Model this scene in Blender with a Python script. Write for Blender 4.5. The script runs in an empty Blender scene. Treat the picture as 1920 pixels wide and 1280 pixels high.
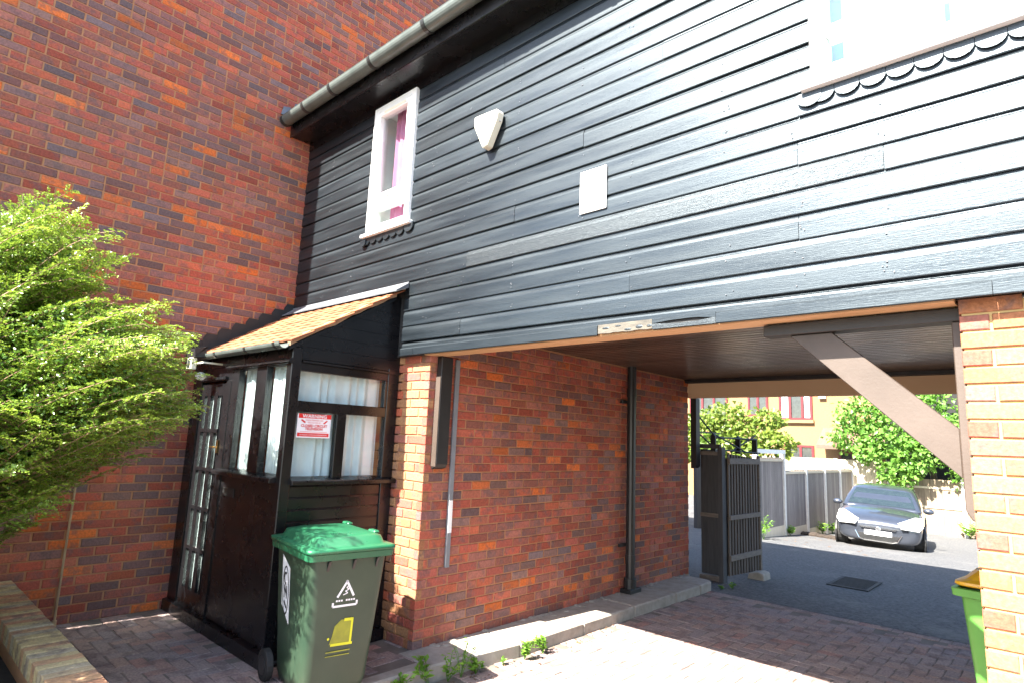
import bpy, bmesh, math, random
import numpy as np
from mathutils import Matrix, Vector
random.seed(7); RNG = np.random.default_rng(7)
SC = bpy.context.scene; COL = SC.collection
R = math.radians; PI = math.pi

# ------------------------------------------------------------------ camera
CAM_LOC = Vector((6.2087, -3.1863, 1.6353)); FPX = 1129.67
YAW, PITCH, ROLL = R(-42.9426), R(9.2756), R(2.4273)
fwd = Vector((math.sin(YAW)*math.cos(PITCH), math.cos(YAW)*math.cos(PITCH), math.sin(PITCH)))
rgt = Vector((math.cos(YAW), -math.sin(YAW), 0)); up = rgt.cross(fwd)
cr, sr = math.cos(ROLL), math.sin(ROLL)
CR = cr*rgt + sr*up; CU = -sr*rgt + cr*up
cam = bpy.data.cameras.new("camera"); cam_o = bpy.data.objects.new("camera", cam); COL.objects.link(cam_o)
cam.sensor_width = 36; cam.lens = 36*FPX/1920; cam.clip_start = .05; cam.clip_end = 2000
cam_o.matrix_world = Matrix(((CR.x, CU.x, -fwd.x, CAM_LOC.x), (CR.y, CU.y, -fwd.y, CAM_LOC.y), (CR.z, CU.z, -fwd.z, CAM_LOC.z), (0, 0, 0, 1)))
SC.camera = cam_o
# ------------------------------------------------------------------ sky, sun, exposure
SUN_D = Vector((.092, 1, -1.05)).normalized()
W = bpy.data.worlds.new("World"); SC.world = W; W.use_nodes = True
nt = W.node_tree; nt.nodes.clear()
sky = nt.nodes.new("ShaderNodeTexSky"); sky.sky_type = 'NISHITA'; sky.sun_disc = False
sky.sun_elevation = math.asin(-SUN_D.z); sky.sun_rotation = R(185.3)
sky.air_density = 1.0; sky.dust_density = 1.5; sky.ozone_density = 1.0
bg = nt.nodes.new("ShaderNodeBackground"); bg.inputs[1].default_value = .088
wo = nt.nodes.new("ShaderNodeOutputWorld")
nt.links.new(sky.outputs[0], bg.inputs[0]); nt.links.new(bg.outputs[0], wo.inputs[0])
sl = bpy.data.lights.new("sun", 'SUN'); sl.energy = 5.0; sl.angle = R(.53); sl.color = (1, .945, .85)
sun = bpy.data.objects.new("sun", sl); COL.objects.link(sun)
sun.rotation_euler = (-SUN_D).to_track_quat('Z', 'Y').to_euler()
SC.view_settings.view_transform = 'Standard'; SC.view_settings.look = 'None'
SC.view_settings.exposure = 2.75; SC.view_settings.gamma = 1; SC.view_settings.use_curve_mapping = False

def project(p):
    v = Vector(p) - CAM_LOC; d = v.dot(fwd)
    if d < .05: return None
    return (960 + FPX*v.dot(CR)/d, 640 - FPX*v.dot(CU)/d)
def screen_area(pts):
    q = [project(p) for p in pts]
    if any(a is None for a in q): return 0
    q = [(min(max(a[0], 0), 1920), min(max(a[1], 0), 1280)) for a in q]
    return abs(sum(q[i][0]*q[(i+1) % len(q)][1] - q[(i+1) % len(q)][0]*q[i][1] for i in range(len(q))))/2
def zg(Y):
    Y = min(max(Y, 4.5), 15.5); return -.1 - .0036*(Y-4.5)**2

# ------------------------------------------------------------------ materials
def M(name, lo, hi=None, rough=.6, nscale=8, stretch=(1, 1, 1), bump=.15, bscale=80, spec=.5, metal=0,
      rvar=0, dirt=None, dirtscale=2.5, dirtamt=.5, attr=None, objvar=0, coat=0, sheen=0, coords='pos', bdist=.004):
    m = bpy.data.materials.new(name); m.use_nodes = True; t = m.node_tree; n = t.nodes; L = t.links
    b = n['Principled BSDF']
    hi = hi or tuple(min(1, c*1.35) for c in lo)
    if coords == 'pos': g = n.new('ShaderNodeNewGeometry'); src = g.outputs['Position']
    else: g = n.new('ShaderNodeTexCoord'); src = g.outputs['Object']
    mp = n.new('ShaderNodeMapping'); mp.inputs['Scale'].default_value = stretch; L.new(src, mp.inputs[0])
    def noise(sc, det=4, rg=.6):
        x = n.new('ShaderNodeTexNoise'); x.inputs['Scale'].default_value = sc; x.inputs['Detail'].default_value = det
        x.inputs['Roughness'].default_value = rg; L.new(mp.outputs[0], x.inputs['Vector']); return x.outputs[0]
    def mix(f, a, c, mode='MIX'):
        x = n.new('ShaderNodeMix'); x.data_type = 'RGBA'; x.blend_type = mode
        if hasattr(f, 'links') or hasattr(f, 'is_linked'): L.new(f, x.inputs[0])
        else: x.inputs[0].default_value = f
        for v, i in ((a, 6), (c, 7)):
            if isinstance(v, tuple): x.inputs[i].default_value = (*v[:3], 1)
            else: L.new(v, x.inputs[i])
        return x.outputs[2]
    def ramp(f, a, c):
        x = n.new('ShaderNodeMapRange'); x.inputs[1].default_value = a; x.inputs[2].default_value = c; L.new(f, x.inputs[0]); return x.outputs[0]
    c = mix(ramp(noise(nscale), .3, .7), tuple(lo), tuple(hi))
    if attr:
        a = n.new('ShaderNodeAttribute'); a.attribute_name = 'bc'
        base = a.outputs['Color']
        dark = mix(.55, base, (.13, .09, .088))
        f = ramp(noise(nscale, 3), .5, .62)
        base = mix(f, base, dark); c = mix(1.0, base, mix(ramp(noise(60, 3), .3, .7), (.72, .72, .72), (1.2, 1.2, 1.2)), 'MULTIPLY')
    if dirt:
        c = mix(ramp(noise(dirtscale, 6, .7), 1-dirtamt, 1-dirtamt+.22), c, tuple(dirt))
    if objvar:
        oi = n.new('ShaderNodeObjectInfo'); r_ = n.new('ShaderNodeMapRange'); r_.inputs[3].default_value = 1-objvar; r_.inputs[4].default_value = 1+objvar
        L.new(oi.outputs['Random'], r_.inputs[0]); v = n.new('ShaderNodeHueSaturation'); L.new(r_.outputs[0], v.inputs['Value']); L.new(c, v.inputs['Color']); c = v.outputs[0]
    L.new(c, b.inputs['Base Color'])
    b.inputs['Roughness'].default_value = rough; b.inputs['Specular IOR Level'].default_value = spec; b.inputs['Metallic'].default_value = metal
    b.inputs['Coat Weight'].default_value = coat
    if rvar:
        mr = n.new('ShaderNodeMapRange'); mr.inputs[1].default_value = .3; mr.inputs[2].default_value = .7; mr.inputs[3].default_value = rough-rvar; mr.inputs[4].default_value = rough+rvar
        L.new(noise(nscale*.7, 5), mr.inputs[0]); L.new(mr.outputs[0], b.inputs['Roughness'])
    if bump:
        bp = n.new('ShaderNodeBump'); bp.inputs['Strength'].default_value = bump; bp.inputs['Distance'].default_value = bdist
        L.new(noise(bscale, 5, .65), bp.inputs['Height']); L.new(bp.outputs[0], b.inputs['Normal'])
    return m
def leafmat(name, lo, hi, trans=.35, rough=.4):
    m = bpy.data.materials.new(name); m.use_nodes = True; t = m.node_tree; n = t.nodes; L = t.links
    b = n['Principled BSDF']; a = n.new('ShaderNodeAttribute'); a.attribute_name = 'lv'
    x = n.new('ShaderNodeMix'); x.data_type = 'RGBA'; x.inputs[6].default_value = (*lo, 1); x.inputs[7].default_value = (*hi, 1)
    L.new(a.outputs['Fac'], x.inputs[0]); L.new(x.outputs[2], b.inputs['Base Color']); b.inputs['Roughness'].default_value = rough
    tr = n.new('ShaderNodeBsdfTranslucent'); hs = n.new('ShaderNodeHueSaturation'); hs.inputs['Value'].default_value = 1.6; hs.inputs['Hue'].default_value = .485
    L.new(x.outputs[2], hs.inputs['Color']); L.new(hs.outputs[0], tr.inputs[0])
    ms = n.new('ShaderNodeMixShader'); ms.inputs[0].default_value = trans
    L.new(b.outputs[0], ms.inputs[1]); L.new(tr.outputs[0], ms.inputs[2]); L.new(ms.outputs[0], n['Material Output'].inputs[0]); return m
def glassmat(name, tint=(.9, .95, .95), ior=1.5, rough=.02, boost=0.0):
    m = bpy.data.materials.new(name); m.use_nodes = True; t = m.node_tree; n = t.nodes; L = t.links; n.remove(n['Principled BSDF'])
    tr = n.new('ShaderNodeBsdfTransparent'); tr.inputs[0].default_value = (*tint, 1)
    gl = n.new('ShaderNodeBsdfGlossy'); gl.inputs['Roughness'].default_value = rough
    nz = n.new('ShaderNodeTexNoise'); nz.inputs['Scale'].default_value = 3; bp = n.new('ShaderNodeBump'); bp.inputs['Strength'].default_value = .03
    L.new(nz.outputs[0], bp.inputs['Height']); L.new(bp.outputs[0], gl.inputs['Normal'])
    fr = n.new('ShaderNodeLayerWeight'); fr.inputs[0].default_value = .5
    pw = n.new('ShaderNodeMath'); pw.operation = 'POWER'; pw.inputs[1].default_value = 5; L.new(fr.outputs['Facing'], pw.inputs[0])
    ad = n.new('ShaderNodeMath'); ad.operation = 'MULTIPLY_ADD'; ad.inputs[1].default_value = .95; ad.inputs[2].default_value = .045+boost; ad.use_clamp = True
    L.new(pw.outputs[0], ad.inputs[0]); ms = n.new('ShaderNodeMixShader')
    L.new(ad.outputs[0], ms.inputs[0]); L.new(tr.outputs[0], ms.inputs[1]); L.new(gl.outputs[0], ms.inputs[2]); L.new(ms.outputs[0], n['Material Output'].inputs[0]); return m

m_brick = M('brick_clay', (.3, .1, .06), rough=.86, nscale=11, bump=.6, bscale=70, spec=.25, attr=True, dirt=(.25, .14, .11), dirtscale=14, dirtamt=.3)
m_mortar = M('mortar', (.36, .17, .085), (.44, .225, .12), rough=.95, bump=.5, bscale=120, spec=.15)
m_mortar_lit = M('mortar_sunlit', (.42, .29, .12), (.5, .35, .16), rough=.95, bump=.5, bscale=120, spec=.15)  # cream tone puts the sun's glare on the pier into the mortar colour
m_paint = M('black_board_paint', (.0036, .0052, .007), (.0075, .0105, .0135), rough=.415, nscale=3, stretch=(.6, 1, 9), bump=.28, bscale=26, rvar=.1, dirt=(.02, .025, .03), dirtscale=7, dirtamt=.3, objvar=.45, spec=.75)
m_paint.node_tree.nodes['Principled BSDF'].inputs['Specular Tint'].default_value = (.76, .9, 1, 1)  # cool tint puts the sky's blue reflection into the paint's sheen
m_raw = M('weathered_board', (.0045, .0055, .0066), (.015, .0158, .0165), rough=.43, nscale=4, stretch=(.5, 1, 16), bump=.6, bscale=20, spec=.7)
m_raw.node_tree.nodes['Principled BSDF'].inputs['Specular Tint'].default_value = (.76, .9, 1, 1)  # sky's blue reflection tinted in here too
m_bare = M('bare_rotten_wood', (.045, .042, .036), (.11, .098, .076), rough=.8, nscale=6, stretch=(1, 1, 5), bump=.6, bscale=30, dirt=(.04, .035, .03), dirtscale=9, dirtamt=.34)
m_gloss = M('black_gloss_paint', (.004, .004, .005), (.008, .008, .009), rough=.27, nscale=5, bump=.12, bscale=25, rvar=.08, spec=.5)
m_blackp = M('black_plastic', (.014, .015, .015), (.022, .023, .023), rough=.38, bump=.05, rvar=.06)
m_gutter = M('black_gutter_plastic', (.06, .075, .069), (.1, .115, .107), rough=.4, bump=.06, rvar=.06, spec=.6)
m_upvc = M('white_upvc', (.78, .78, .76), (.84, .84, .82), rough=.3, bump=.03)
m_ivory = M('ivory_plastic', (.74, .7, .55), (.8, .76, .62), rough=.4, bump=.03)
m_white = M('white_board', (.78, .77, .74), (.84, .83, .8), rough=.5, bump=.05)
m_curt = M('white_net_curtain', (.74, .74, .74), (.84, .84, .83), rough=.9, bump=.1, bscale=200)
m_pink = M('mauve_curtain', (.42, .14, .25), (.55, .2, .33), rough=.9, bump=.1)
m_dark = M('dark_interior', (.02, .02, .02), (.03, .03, .03), rough=.9, bump=0)
m_glass = glassmat('window_glass')
m_tan = M('tan_plywood', (.5, .29, .14), (.58, .36, .19), rough=.6, nscale=3, stretch=(1, 12, 12), bump=.12)
m_cream = M('cream_painted_beam', (.6, .41, .24), (.64, .45, .27), rough=.6, nscale=2, bump=.05)
m_ceil = M('varnished_ceiling_board', (.05, .032, .023), (.085, .056, .04), rough=.33, nscale=4, stretch=(.8, 14, 1), bump=.15, bscale=20, objvar=.3, rvar=.08)
m_brace = M('brown_stained_timber', (.052, .037, .028), (.078, .057, .045), rough=.55, nscale=3, stretch=(1, 1, 1), bump=.2, bscale=60, dirt=(.115, .088, .07), dirtscale=2.2, dirtamt=.36)
m_brace_d = M('black_timber', (.012, .01, .009), (.02, .017, .015), rough=.5, bump=.2)
m_grey = M('grey_conduit', (.16, .17, .18), (.2, .21, .22), rough=.5, bump=.03)
m_conc = M('concrete', (.24, .21, .175), (.35, .315, .27), rough=.9, nscale=10, bump=.5, bscale=90, dirt=(.17, .15, .12), dirtscale=3, dirtamt=.38)
m_asph = M('asphalt', (.04, .041, .045), (.125, .125, .125), rough=.9, nscale=26, bump=.9, bscale=160, dirt=(.16, .155, .145), dirtscale=1.1, dirtamt=.46, bdist=.008)
m_paver = M('block_paver', (.2, .12, .1), rough=.9, nscale=7, bump=.6, bscale=110, attr=True, dirt=(.24, .2, .18), dirtscale=2, dirtamt=.3, spec=.2)
m_joint = M('joint_sand', (.11, .09, .075), (.17, .14, .115), rough=.95, bump=.6)
m_soil = M('soil', (.02, .014, .01), (.05, .035, .025), rough=.95, bump=1, bscale=40)
m_tile = M('clay_roof_tile', (.22, .07, .028), (.32, .125, .052), rough=.85, nscale=9, bump=.5, bscale=70, objvar=.34, dirt=(.09, .05, .03), dirtscale=6, dirtamt=.36)
m_lead = M('lead_flashing', (.1, .11, .125), (.19, .2, .22), rough=.45, nscale=5, bump=.2, metal=.3)
m_leadd = M('dark_lead', (.012, .012, .013), (.022, .022, .022), rough=.55, bump=.2)
m_roof = M('roof_tile_brown', (.11, .06, .045), (.16, .09, .065), rough=.85, bump=.3)
m_binbody = M('green_bin_plastic', (.02, .042, .026), (.032, .056, .034), rough=.42, nscale=4, bump=.08, bscale=140, dirt=(.036, .041, .026), dirtscale=2.2, dirtamt=.42, coords='obj')
m_binlid = M('green_bin_lid', (.013, .095, .044), (.022, .125, .06), rough=.3, nscale=5, bump=.12, bscale=30, rvar=.08, coords='obj')
m_lime = M('lime_bin_plastic', (.085, .29, .045), (.11, .34, .06), rough=.4, nscale=4, bump=.05, coords='obj')
m_yel = M('amber_lid_plastic', (.6, .3, .01), (.7, .4, .02), rough=.35, bump=.05, coords='obj')
m_rub = M('rubber', (.012, .012, .012), (.022, .022, .022), rough=.75, bump=.2)
m_stick = M('sticker_white', (.72, .72, .75), (.8, .8, .82), rough=.45, bump=0)
m_red = M('print_red', (.6, .015, .015), (.62, .02, .02), rough=.45, bump=0)
m_pinkp = M('print_pale_red', (.75, .32, .32), (.78, .36, .36), rough=.45, bump=0)
m_ink = M('print_black', (.012, .012, .014), (.02, .02, .02), rough=.5, bump=0)
m_yellow = M('faded_yellow_print', (.5, .52, .01), (.62, .62, .02), rough=.5, bump=0)
m_oliv = M('faded_olive_print', (.16, .17, .02), (.3, .31, .02), rough=.5, nscale=9, bump=0, coords='obj')
m_fence = M('grey_fence_board', (.17, .145, .135), (.27, .235, .215), rough=.85, nscale=5, stretch=(8, 8, .6), bump=.4, bscale=30, objvar=.2)
m_fencep = M('pale_fence_board', (.5, .42, .31), (.62, .53, .4), rough=.85, nscale=5, stretch=(6, 6, .6), bump=.3, objvar=.12)
m_fencet = M('tan_fence_board', (.2, .15, .1), (.3, .235, .165), rough=.85, nscale=5, stretch=(6, 6, .6), bump=.3, objvar=.15)
m_post = M('concrete_post', (.6, .57, .52), (.7, .67, .62), rough=.9, bump=.3)
m_gate = M('black_stained_board', (.03, .03, .033), (.055, .054, .056), rough=.7, nscale=5, stretch=(8, 8, .6), bump=.4, objvar=.25)
m_slat = M('brown_gate_slat', (.06, .048, .04), (.1, .08, .066), rough=.75, nscale=5, stretch=(8, 8, .6), bump=.4, objvar=.25)
m_gatew = M('worn_gate_batten', (.12, .1, .085), (.2, .165, .135), rough=.8, stretch=(1, 1, 6), bump=.3)
m_galv = M('galvanised_post', (.5, .52, .54), (.6, .62, .64), rough=.4, metal=.5, bump=.05)
m_hbrick = M('buff_house_brick', (.2, .115, .052), (.26, .155, .072), rough=.9, nscale=12, stretch=(1, 1, 3), bump=.2)
m_redpvc = M('dark_red_frame', (.1, .012, .016), (.13, .016, .02), rough=.4, bump=.03)
m_dglass = M('dark_window_glass', (.02, .025, .027), (.04, .05, .05), rough=.06, bump=0, spec=.8)
m_car = M('grey_car_paint', (.062, .071, .093), (.074, .084, .108), rough=.29, bump=0, metal=.65, coat=1, coords='obj')
m_lamp = M('headlight_lens', (.74, .74, .72), (.8, .8, .78), rough=.35, bump=0)
m_chrome = M('chrome', (.75, .75, .77), (.8, .8, .8), rough=.15, metal=1, bump=0)
m_cglass = M('car_glass', (.012, .018, .016), (.02, .03, .026), rough=.03, bump=0, spec=1, coat=1)
m_alloy = M('silver_wheel', (.5, .5, .52), (.58, .58, .6), rough=.3, metal=.7, bump=0)
m_bark = M('bark', (.07, .05, .035), (.14, .1, .07), rough=.9, bump=.8, bscale=30)
m_twig = M('twig', (.2, .12, .075), (.3, .19, .12), rough=.8, bump=0)
m_bush = leafmat('bush_leaf', (.035, .105, .014), (.27, .4, .045), .22, .33)
m_maple = leafmat('tree_leaf', (.07, .18, .022), (.17, .32, .06), .38, .45)
m_maple2 = leafmat('yellow_green_leaf', (.09, .15, .02), (.2, .27, .045), .38, .45)
m_weed = leafmat('weed_leaf', (.08, .2, .02), (.18, .33, .04), .35, .5)
m_darkt = M('black_stained_cladding', (.008, .008, .008), (.014, .013, .012), rough=.8, bump=.2)
m_pipe = M('rusty_pipe', (.3, .2, .11), (.42, .3, .18), rough=.6, bump=.2)

# ------------------------------------------------------------------ mesh helpers
class MB:
    def __init__(s): s.v = []; s.f = []; s.c = []
    def add(s, vs, fs, c=None):
        o = len(s.v); s.v += [tuple(v) for v in vs]; s.f += [tuple(i+o for i in f) for f in fs]
        if c is not None: s.c += [c]*len(vs)
        return s
    def box(s, x0, x1, y0, y1, z0, z1, c=None):
        x0, x1 = min(x0, x1), max(x0, x1); y0, y1 = min(y0, y1), max(y0, y1); z0, z1 = min(z0, z1), max(z0, z1)
        return s.add([(x0, y0, z0), (x1, y0, z0), (x1, y1, z0), (x0, y1, z0), (x0, y0, z1), (x1, y0, z1), (x1, y1, z1), (x0, y1, z1)],
              [(0, 3, 2, 1), (4, 5, 6, 7), (0, 1, 5, 4), (1, 2, 6, 5), (2, 3, 7, 6), (3, 0, 4, 7)], c)
    def prism(s, poly, ax, a, b):
        # poly: 2D points; ax 'x': (y,z), 'y': (x,z), 'z': (x,y)
        def P(p, t): return {'x': (t, p[0], p[1]), 'y': (p[0], t, p[1]), 'z': (p[0], p[1], t)}[ax]
        n = len(poly); vs = [P(p, a) for p in poly] + [P(p, b) for p in poly]
        return s.add(vs, [tuple(range(n))[::-1], tuple(range(n, 2*n))] + [(i, (i+1) % n, n+(i+1) % n, n+i) for i in range(n)])
    def tube(s, pts, r, n=8, cap=True, r2=None):
        pts = [Vector(p) for p in pts]; rings = []
        for i, p in enumerate(pts):
            d = (pts[min(i+1, len(pts)-1)] - pts[max(i-1, 0)]).normalized()
            a = d.orthogonal().normalized() if abs(d.z) < .9 else Vector((1, 0, 0)); a = (a - d*a.dot(d)).normalized(); b = d.cross(a)
            rr = r if r2 is None else r + (r2-r)*i/(len(pts)-1)
            rings.append([p + rr*(math.cos(2*PI*k/n)*a + math.sin(2*PI*k/n)*b) for k in range(n)])
        vs = [v for q in rings for v in q]; fs = []
        for i in range(len(rings)-1):
            for k in range(n): fs.append((i*n+k, i*n+(k+1) % n, (i+1)*n+(k+1) % n, (i+1)*n+k))
        if cap: fs += [tuple(range(n))[::-1], tuple(range((len(rings)-1)*n, len(rings)*n))]
        return s.add(vs, fs)
    def loft(s, secs, cap=True):
        n = len(secs[0]); vs = [v for q in secs for v in q]; fs = []
        for i in range(len(secs)-1):
            for k in range(n): fs.append((i*n+k, i*n+(k+1) % n, (i+1)*n+(k+1) % n, (i+1)*n+k))
        if cap: fs += [tuple(range(n))[::-1], tuple(range((len(secs)-1)*n, len(secs)*n))]
        return s.add(vs, fs)
    def ell(s, c, rx, ry, rz, n=10, m=6):
        vs = [(c[0], c[1], c[2]-rz)]
        for i in range(1, m):
            t = -PI/2 + PI*i/m
            for k in range(n): a = 2*PI*k/n; vs.append((c[0]+rx*math.cos(t)*math.cos(a), c[1]+ry*math.cos(t)*math.sin(a), c[2]+rz*math.sin(t)))
        vs.append((c[0], c[1], c[2]+rz)); fs = []
        for k in range(n): fs.append((0, 1+(k+1) % n, 1+k))
        for i in range(m-2):
            for k in range(n): fs.append((1+i*n+k, 1+i*n+(k+1) % n, 1+(i+1)*n+(k+1) % n, 1+(i+1)*n+k))
        for k in range(n): fs.append((1+(m-2)*n+k, 1+(m-2)*n+(k+1) % n, len(vs)-1))
        return s.add(vs, fs)
    def mesh(s, name, mat, smooth=False, bevel=0, attr='bc'):
        me = bpy.data.meshes.new(name); me.from_pydata(s.v, [], s.f); me.update()
        bm = bmesh.new(); bm.from_mesh(me); bmesh.ops.recalc_face_normals(bm, faces=bm.faces)
        if bevel: bmesh.ops.bevel(bm, geom=[e for e in bm.edges if len(e.link_faces) == 2 and e.calc_face_angle(0) > .5], offset=bevel, segments=1, affect='EDGES', clamp_overlap=True)
        bm.to_mesh(me); bm.free()
        if s.c:
            a = me.color_attributes.new('bc', 'FLOAT_COLOR', 'POINT')
            a.data.foreach_set('color', [x for c in s.c for x in (*c, 1.0)])
        if smooth:
            for p in me.polygons: p.use_smooth = True
        me.materials.append(mat); return me
def link(name, me, parent=None, kind=None, keep=True):
    o = bpy.data.objects.new(name, me); COL.objects.link(o)
    if parent is not None:
        o.parent = parent
        if keep: o.matrix_parent_inverse = Matrix.Translation(-WLOC[parent.name])
        WLOC[o.name] = WLOC[parent.name] if keep else Vector((0, 0, 0))
    else: WLOC[o.name] = Vector((0, 0, 0))
    if kind: o['kind'] = kind
    return o
WLOC = {}
def obj(name, mb, mat, parent=None, kind=None, smooth=False, bevel=0, keep=True):
    # a part of a part needs no parent inverse: its parent mesh already sits in world space
    o = bpy.data.objects.new(name, mb.mesh(name, mat, smooth, bevel)); COL.objects.link(o)
    if parent is not None:
        o.parent = parent
        if keep and parent.type == 'EMPTY': o.matrix_parent_inverse = Matrix.Translation(-parent.location)
    if kind: o['kind'] = kind
    return o
def attach(o, parent, keep=True):
    o.parent = parent
    if keep and parent.type == 'EMPTY': o.matrix_parent_inverse = Matrix.Translation(-parent.location)
def tag(o, label, cat, group=None):
    o['label'] = label; o['category'] = cat
    if group: o['group'] = group
    return o
def thing(name, label, cat, loc=(0, 0, 0), rz=0, group=None):
    o = bpy.data.objects.new(name, None); COL.objects.link(o); o.location = loc; o.rotation_euler = (0, 0, rz); o.empty_display_size = .1
    return tag(o, label, cat, group)
def copy_tree(o, parent=None):
    c = o.copy(); COL.objects.link(c)
    if parent: c.parent = parent; c.matrix_parent_inverse = o.matrix_parent_inverse.copy()
    for ch in list(o.children): copy_tree(ch, c)
    return c
def text_mb(body, size, fn, align='CENTER', sx=1.0, bold=0):
    cu = bpy.data.curves.new('t', 'FONT'); cu.body = body; cu.size = size; cu.align_x = align; cu.fill_mode = 'FRONT'; cu.offset = bold; cu.resolution_u = 2
    o = bpy.data.objects.new('t', cu); COL.objects.link(o)
    me = bpy.data.meshes.new_from_object(o); mb = MB()
    mb.add([fn(v.co.x*sx, v.co.y) for v in me.vertices], [tuple(p.vertices) for p in me.polygons])
    bpy.data.objects.remove(o); bpy.data.curves.remove(cu); bpy.data.meshes.remove(me); return mb
def flat(mb, polys, fn):
    for p in polys: mb.add([fn(*q) for q in p], [tuple(range(len(p)))])
    return mb

# ------------------------------------------------------------------ bricks
PAL = [(.36, .085, .052), (.38, .1, .06), (.32, .082, .055), (.29, .094, .066), (.42, .108, .056), (.31, .115, .082),
       (.2, .104, .092), (.165, .112, .112), (.22, .12, .098), (.175, .098, .09), (.27, .106, .078),
       (.56, .135, .034), (.5, .13, .042), (.34, .09, .062), (.235, .104, .09), (.36, .115, .07)]
PALW = [8, 8, 7, 6, 6, 5, 7, 6, 6, 6, 6, 2.2, 2.6, 6, 6, 5]
PAL += [(.34, .165, .08), (.37, .19, .092), (.32, .135, .065)]  # paler entries paint the sun's wash onto the pier fronts
NP_ = len(PAL); PAL = PAL + [tuple(c*.78 for c in p) for p in PAL] + [tuple(min(.66, c*1.2) for c in p) for p in PAL]
def brick_geo(w, h, d=.06, ch=.004, j=None):
    # face at y=0 looking towards -y
    jj = (lambda: (random.random()-.5)*.003)
    f = [(ch+jj(), 0, ch+jj()), (w-ch+jj(), 0, ch+jj()), (w-ch+jj(), 0, h-ch+jj()), (ch+jj(), 0, h-ch+jj())]
    r = [(0, ch, 0), (w, ch, 0), (w, ch, h), (0, ch, h)]; b = [(x, d, z) for x, _, z in r]
    fs = [(0, 1, 2, 3)] + [(4+i, 4+(i+1) % 4, (i+1) % 4, i) for i in range(4)] + [(8+i, 8+(i+1) % 4, 4+(i+1) % 4, 4+i) for i in range(4)]
    return f + r + b, fs
BRK = {}
def brick_mesh(w, h, ci, name='brick', mat=None, pal=None, d=.06):
    k = (round(w, 3), round(h, 3), ci, name, d)
    if k not in BRK:
        mb = MB(); v, f = brick_geo(w, h, d); mb.add(v, f, (pal or PAL)[ci]); BRK[k] = mb.mesh(name, mat or m_brick)
    return BRK[k]
def lay(wall_bricks, parent, limit, name='brick', mat=None, pal=None, d=.06, stuff='remaining_bricks'):
    """wall_bricks: (origin, rotation z or matrix, w, h, colour index); the ones that show largest become objects, the rest one mesh"""
    sc = []
    for b in wall_bricks:
        Mx, w, h, ci = b
        sc.append(screen_area([Mx @ Vector(p) for p in ((0, 0, 0), (w, 0, 0), (w, 0, h), (0, 0, h))]))
    order = sorted(range(len(sc)), key=lambda i: -sc[i]); top = set(order[:limit]); rest = MB()
    for i, (Mx, w, h, ci) in enumerate(wall_bricks):
        if i in top and sc[i] > 20:
            o = bpy.data.objects.new(name, brick_mesh(w, h, ci, name, mat, pal, d)); COL.objects.link(o)
            o.parent = parent
            o.matrix_basis = (Matrix.Translation(-parent.location) if parent.type == 'EMPTY' else Matrix()) @ Mx
        else:
            v, f = brick_geo(w, h, d); rest.add([Mx @ Vector(p) for p in v], f, (pal or PAL)[ci])
    if rest.v: obj(stuff, rest, mat or m_brick, parent, kind='stuff')
def pick(w=PALW): return random.choices(range(len(w)), w)[0]+NP_*random.choice((0, 0, 1, 2))
PALB = [8, 8, 7, 8, 7, 8, 3, 2, 5, 3, 10, 2.2, 2.6, 8, 3, 9]
def courses(o, axis, L, H, z0=0, mask=None, start=0, weights=PALW):
    """stretcher bond in a wall whose face looks to -y (axis 'x') or to +x (axis 'y'); o = origin of u"""
    out = []; k = 0; z = z0
    rot = Matrix() if axis == 'x' else Matrix.Rotation(PI/2, 4, 'Z')
    while z < z0+H:
        u = 0 if (k+start) % 2 == 0 else -.1125
        while u < L:
            w = .215; a = u
            if a < 0: w += a; a = 0
            if a+w > L: w = L-a
            if random.random() < .05 and w > .2:
                parts = [(a, .1025), (a+.1125, .1025)]
            else: parts = [(a, w)]
            for pa, pw in parts:
                if pw > .03 and (mask is None or mask(pa, pw, z)):
                    dz = (random.random()-.5)*.003; dy = (random.random()-.5)*.003
                    p = Vector((o[0]+pa, o[1]+dy, z+dz)) if axis == 'x' else Vector((o[0]-dy, o[1]+pa, z+dz))
                    out.append((Matrix.Translation(p) @ rot @ Matrix.Rotation((random.random()-.5)*.008, 4, 'Y'), round(pw, 2), .065, pick(weights)))
            u += .225
        z += .075; k += 1
    return out

# ================================================================== GROUND
gb = MB(); ys = [-400, -60, -8, 4.3, 6, 8, 10, 12, 14, 15.5, 18, 30, 80, 500]
for a, b in zip(ys[:-1], ys[1:]):
    gb.add([(-500, a, zg(a)-.16), (500, a, zg(a)-.16), (500, b, zg(b)-.16), (-500, b, zg(b)-.16)], [(0, 1, 2, 3)])
obj('ground', gb, m_asph, kind='structure')
ab = MB(); ny = 60
for i in range(ny):
    a = 4.34+(18.5-4.34)*i/ny; b = 4.34+(18.5-4.34)*(i+1)/ny
    ab.add([(-3, a, zg(a)), (12, a, zg(a)), (12, b, zg(b)), (-3, b, zg(b))], [(0, 1, 2, 3)])
obj('driveway', ab, m_asph, kind='structure')
rb = MB(); rb.box(-6, 14, -14, -4.02, -.25, -.11); obj('road', rb, m_asph, kind='structure')
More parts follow.
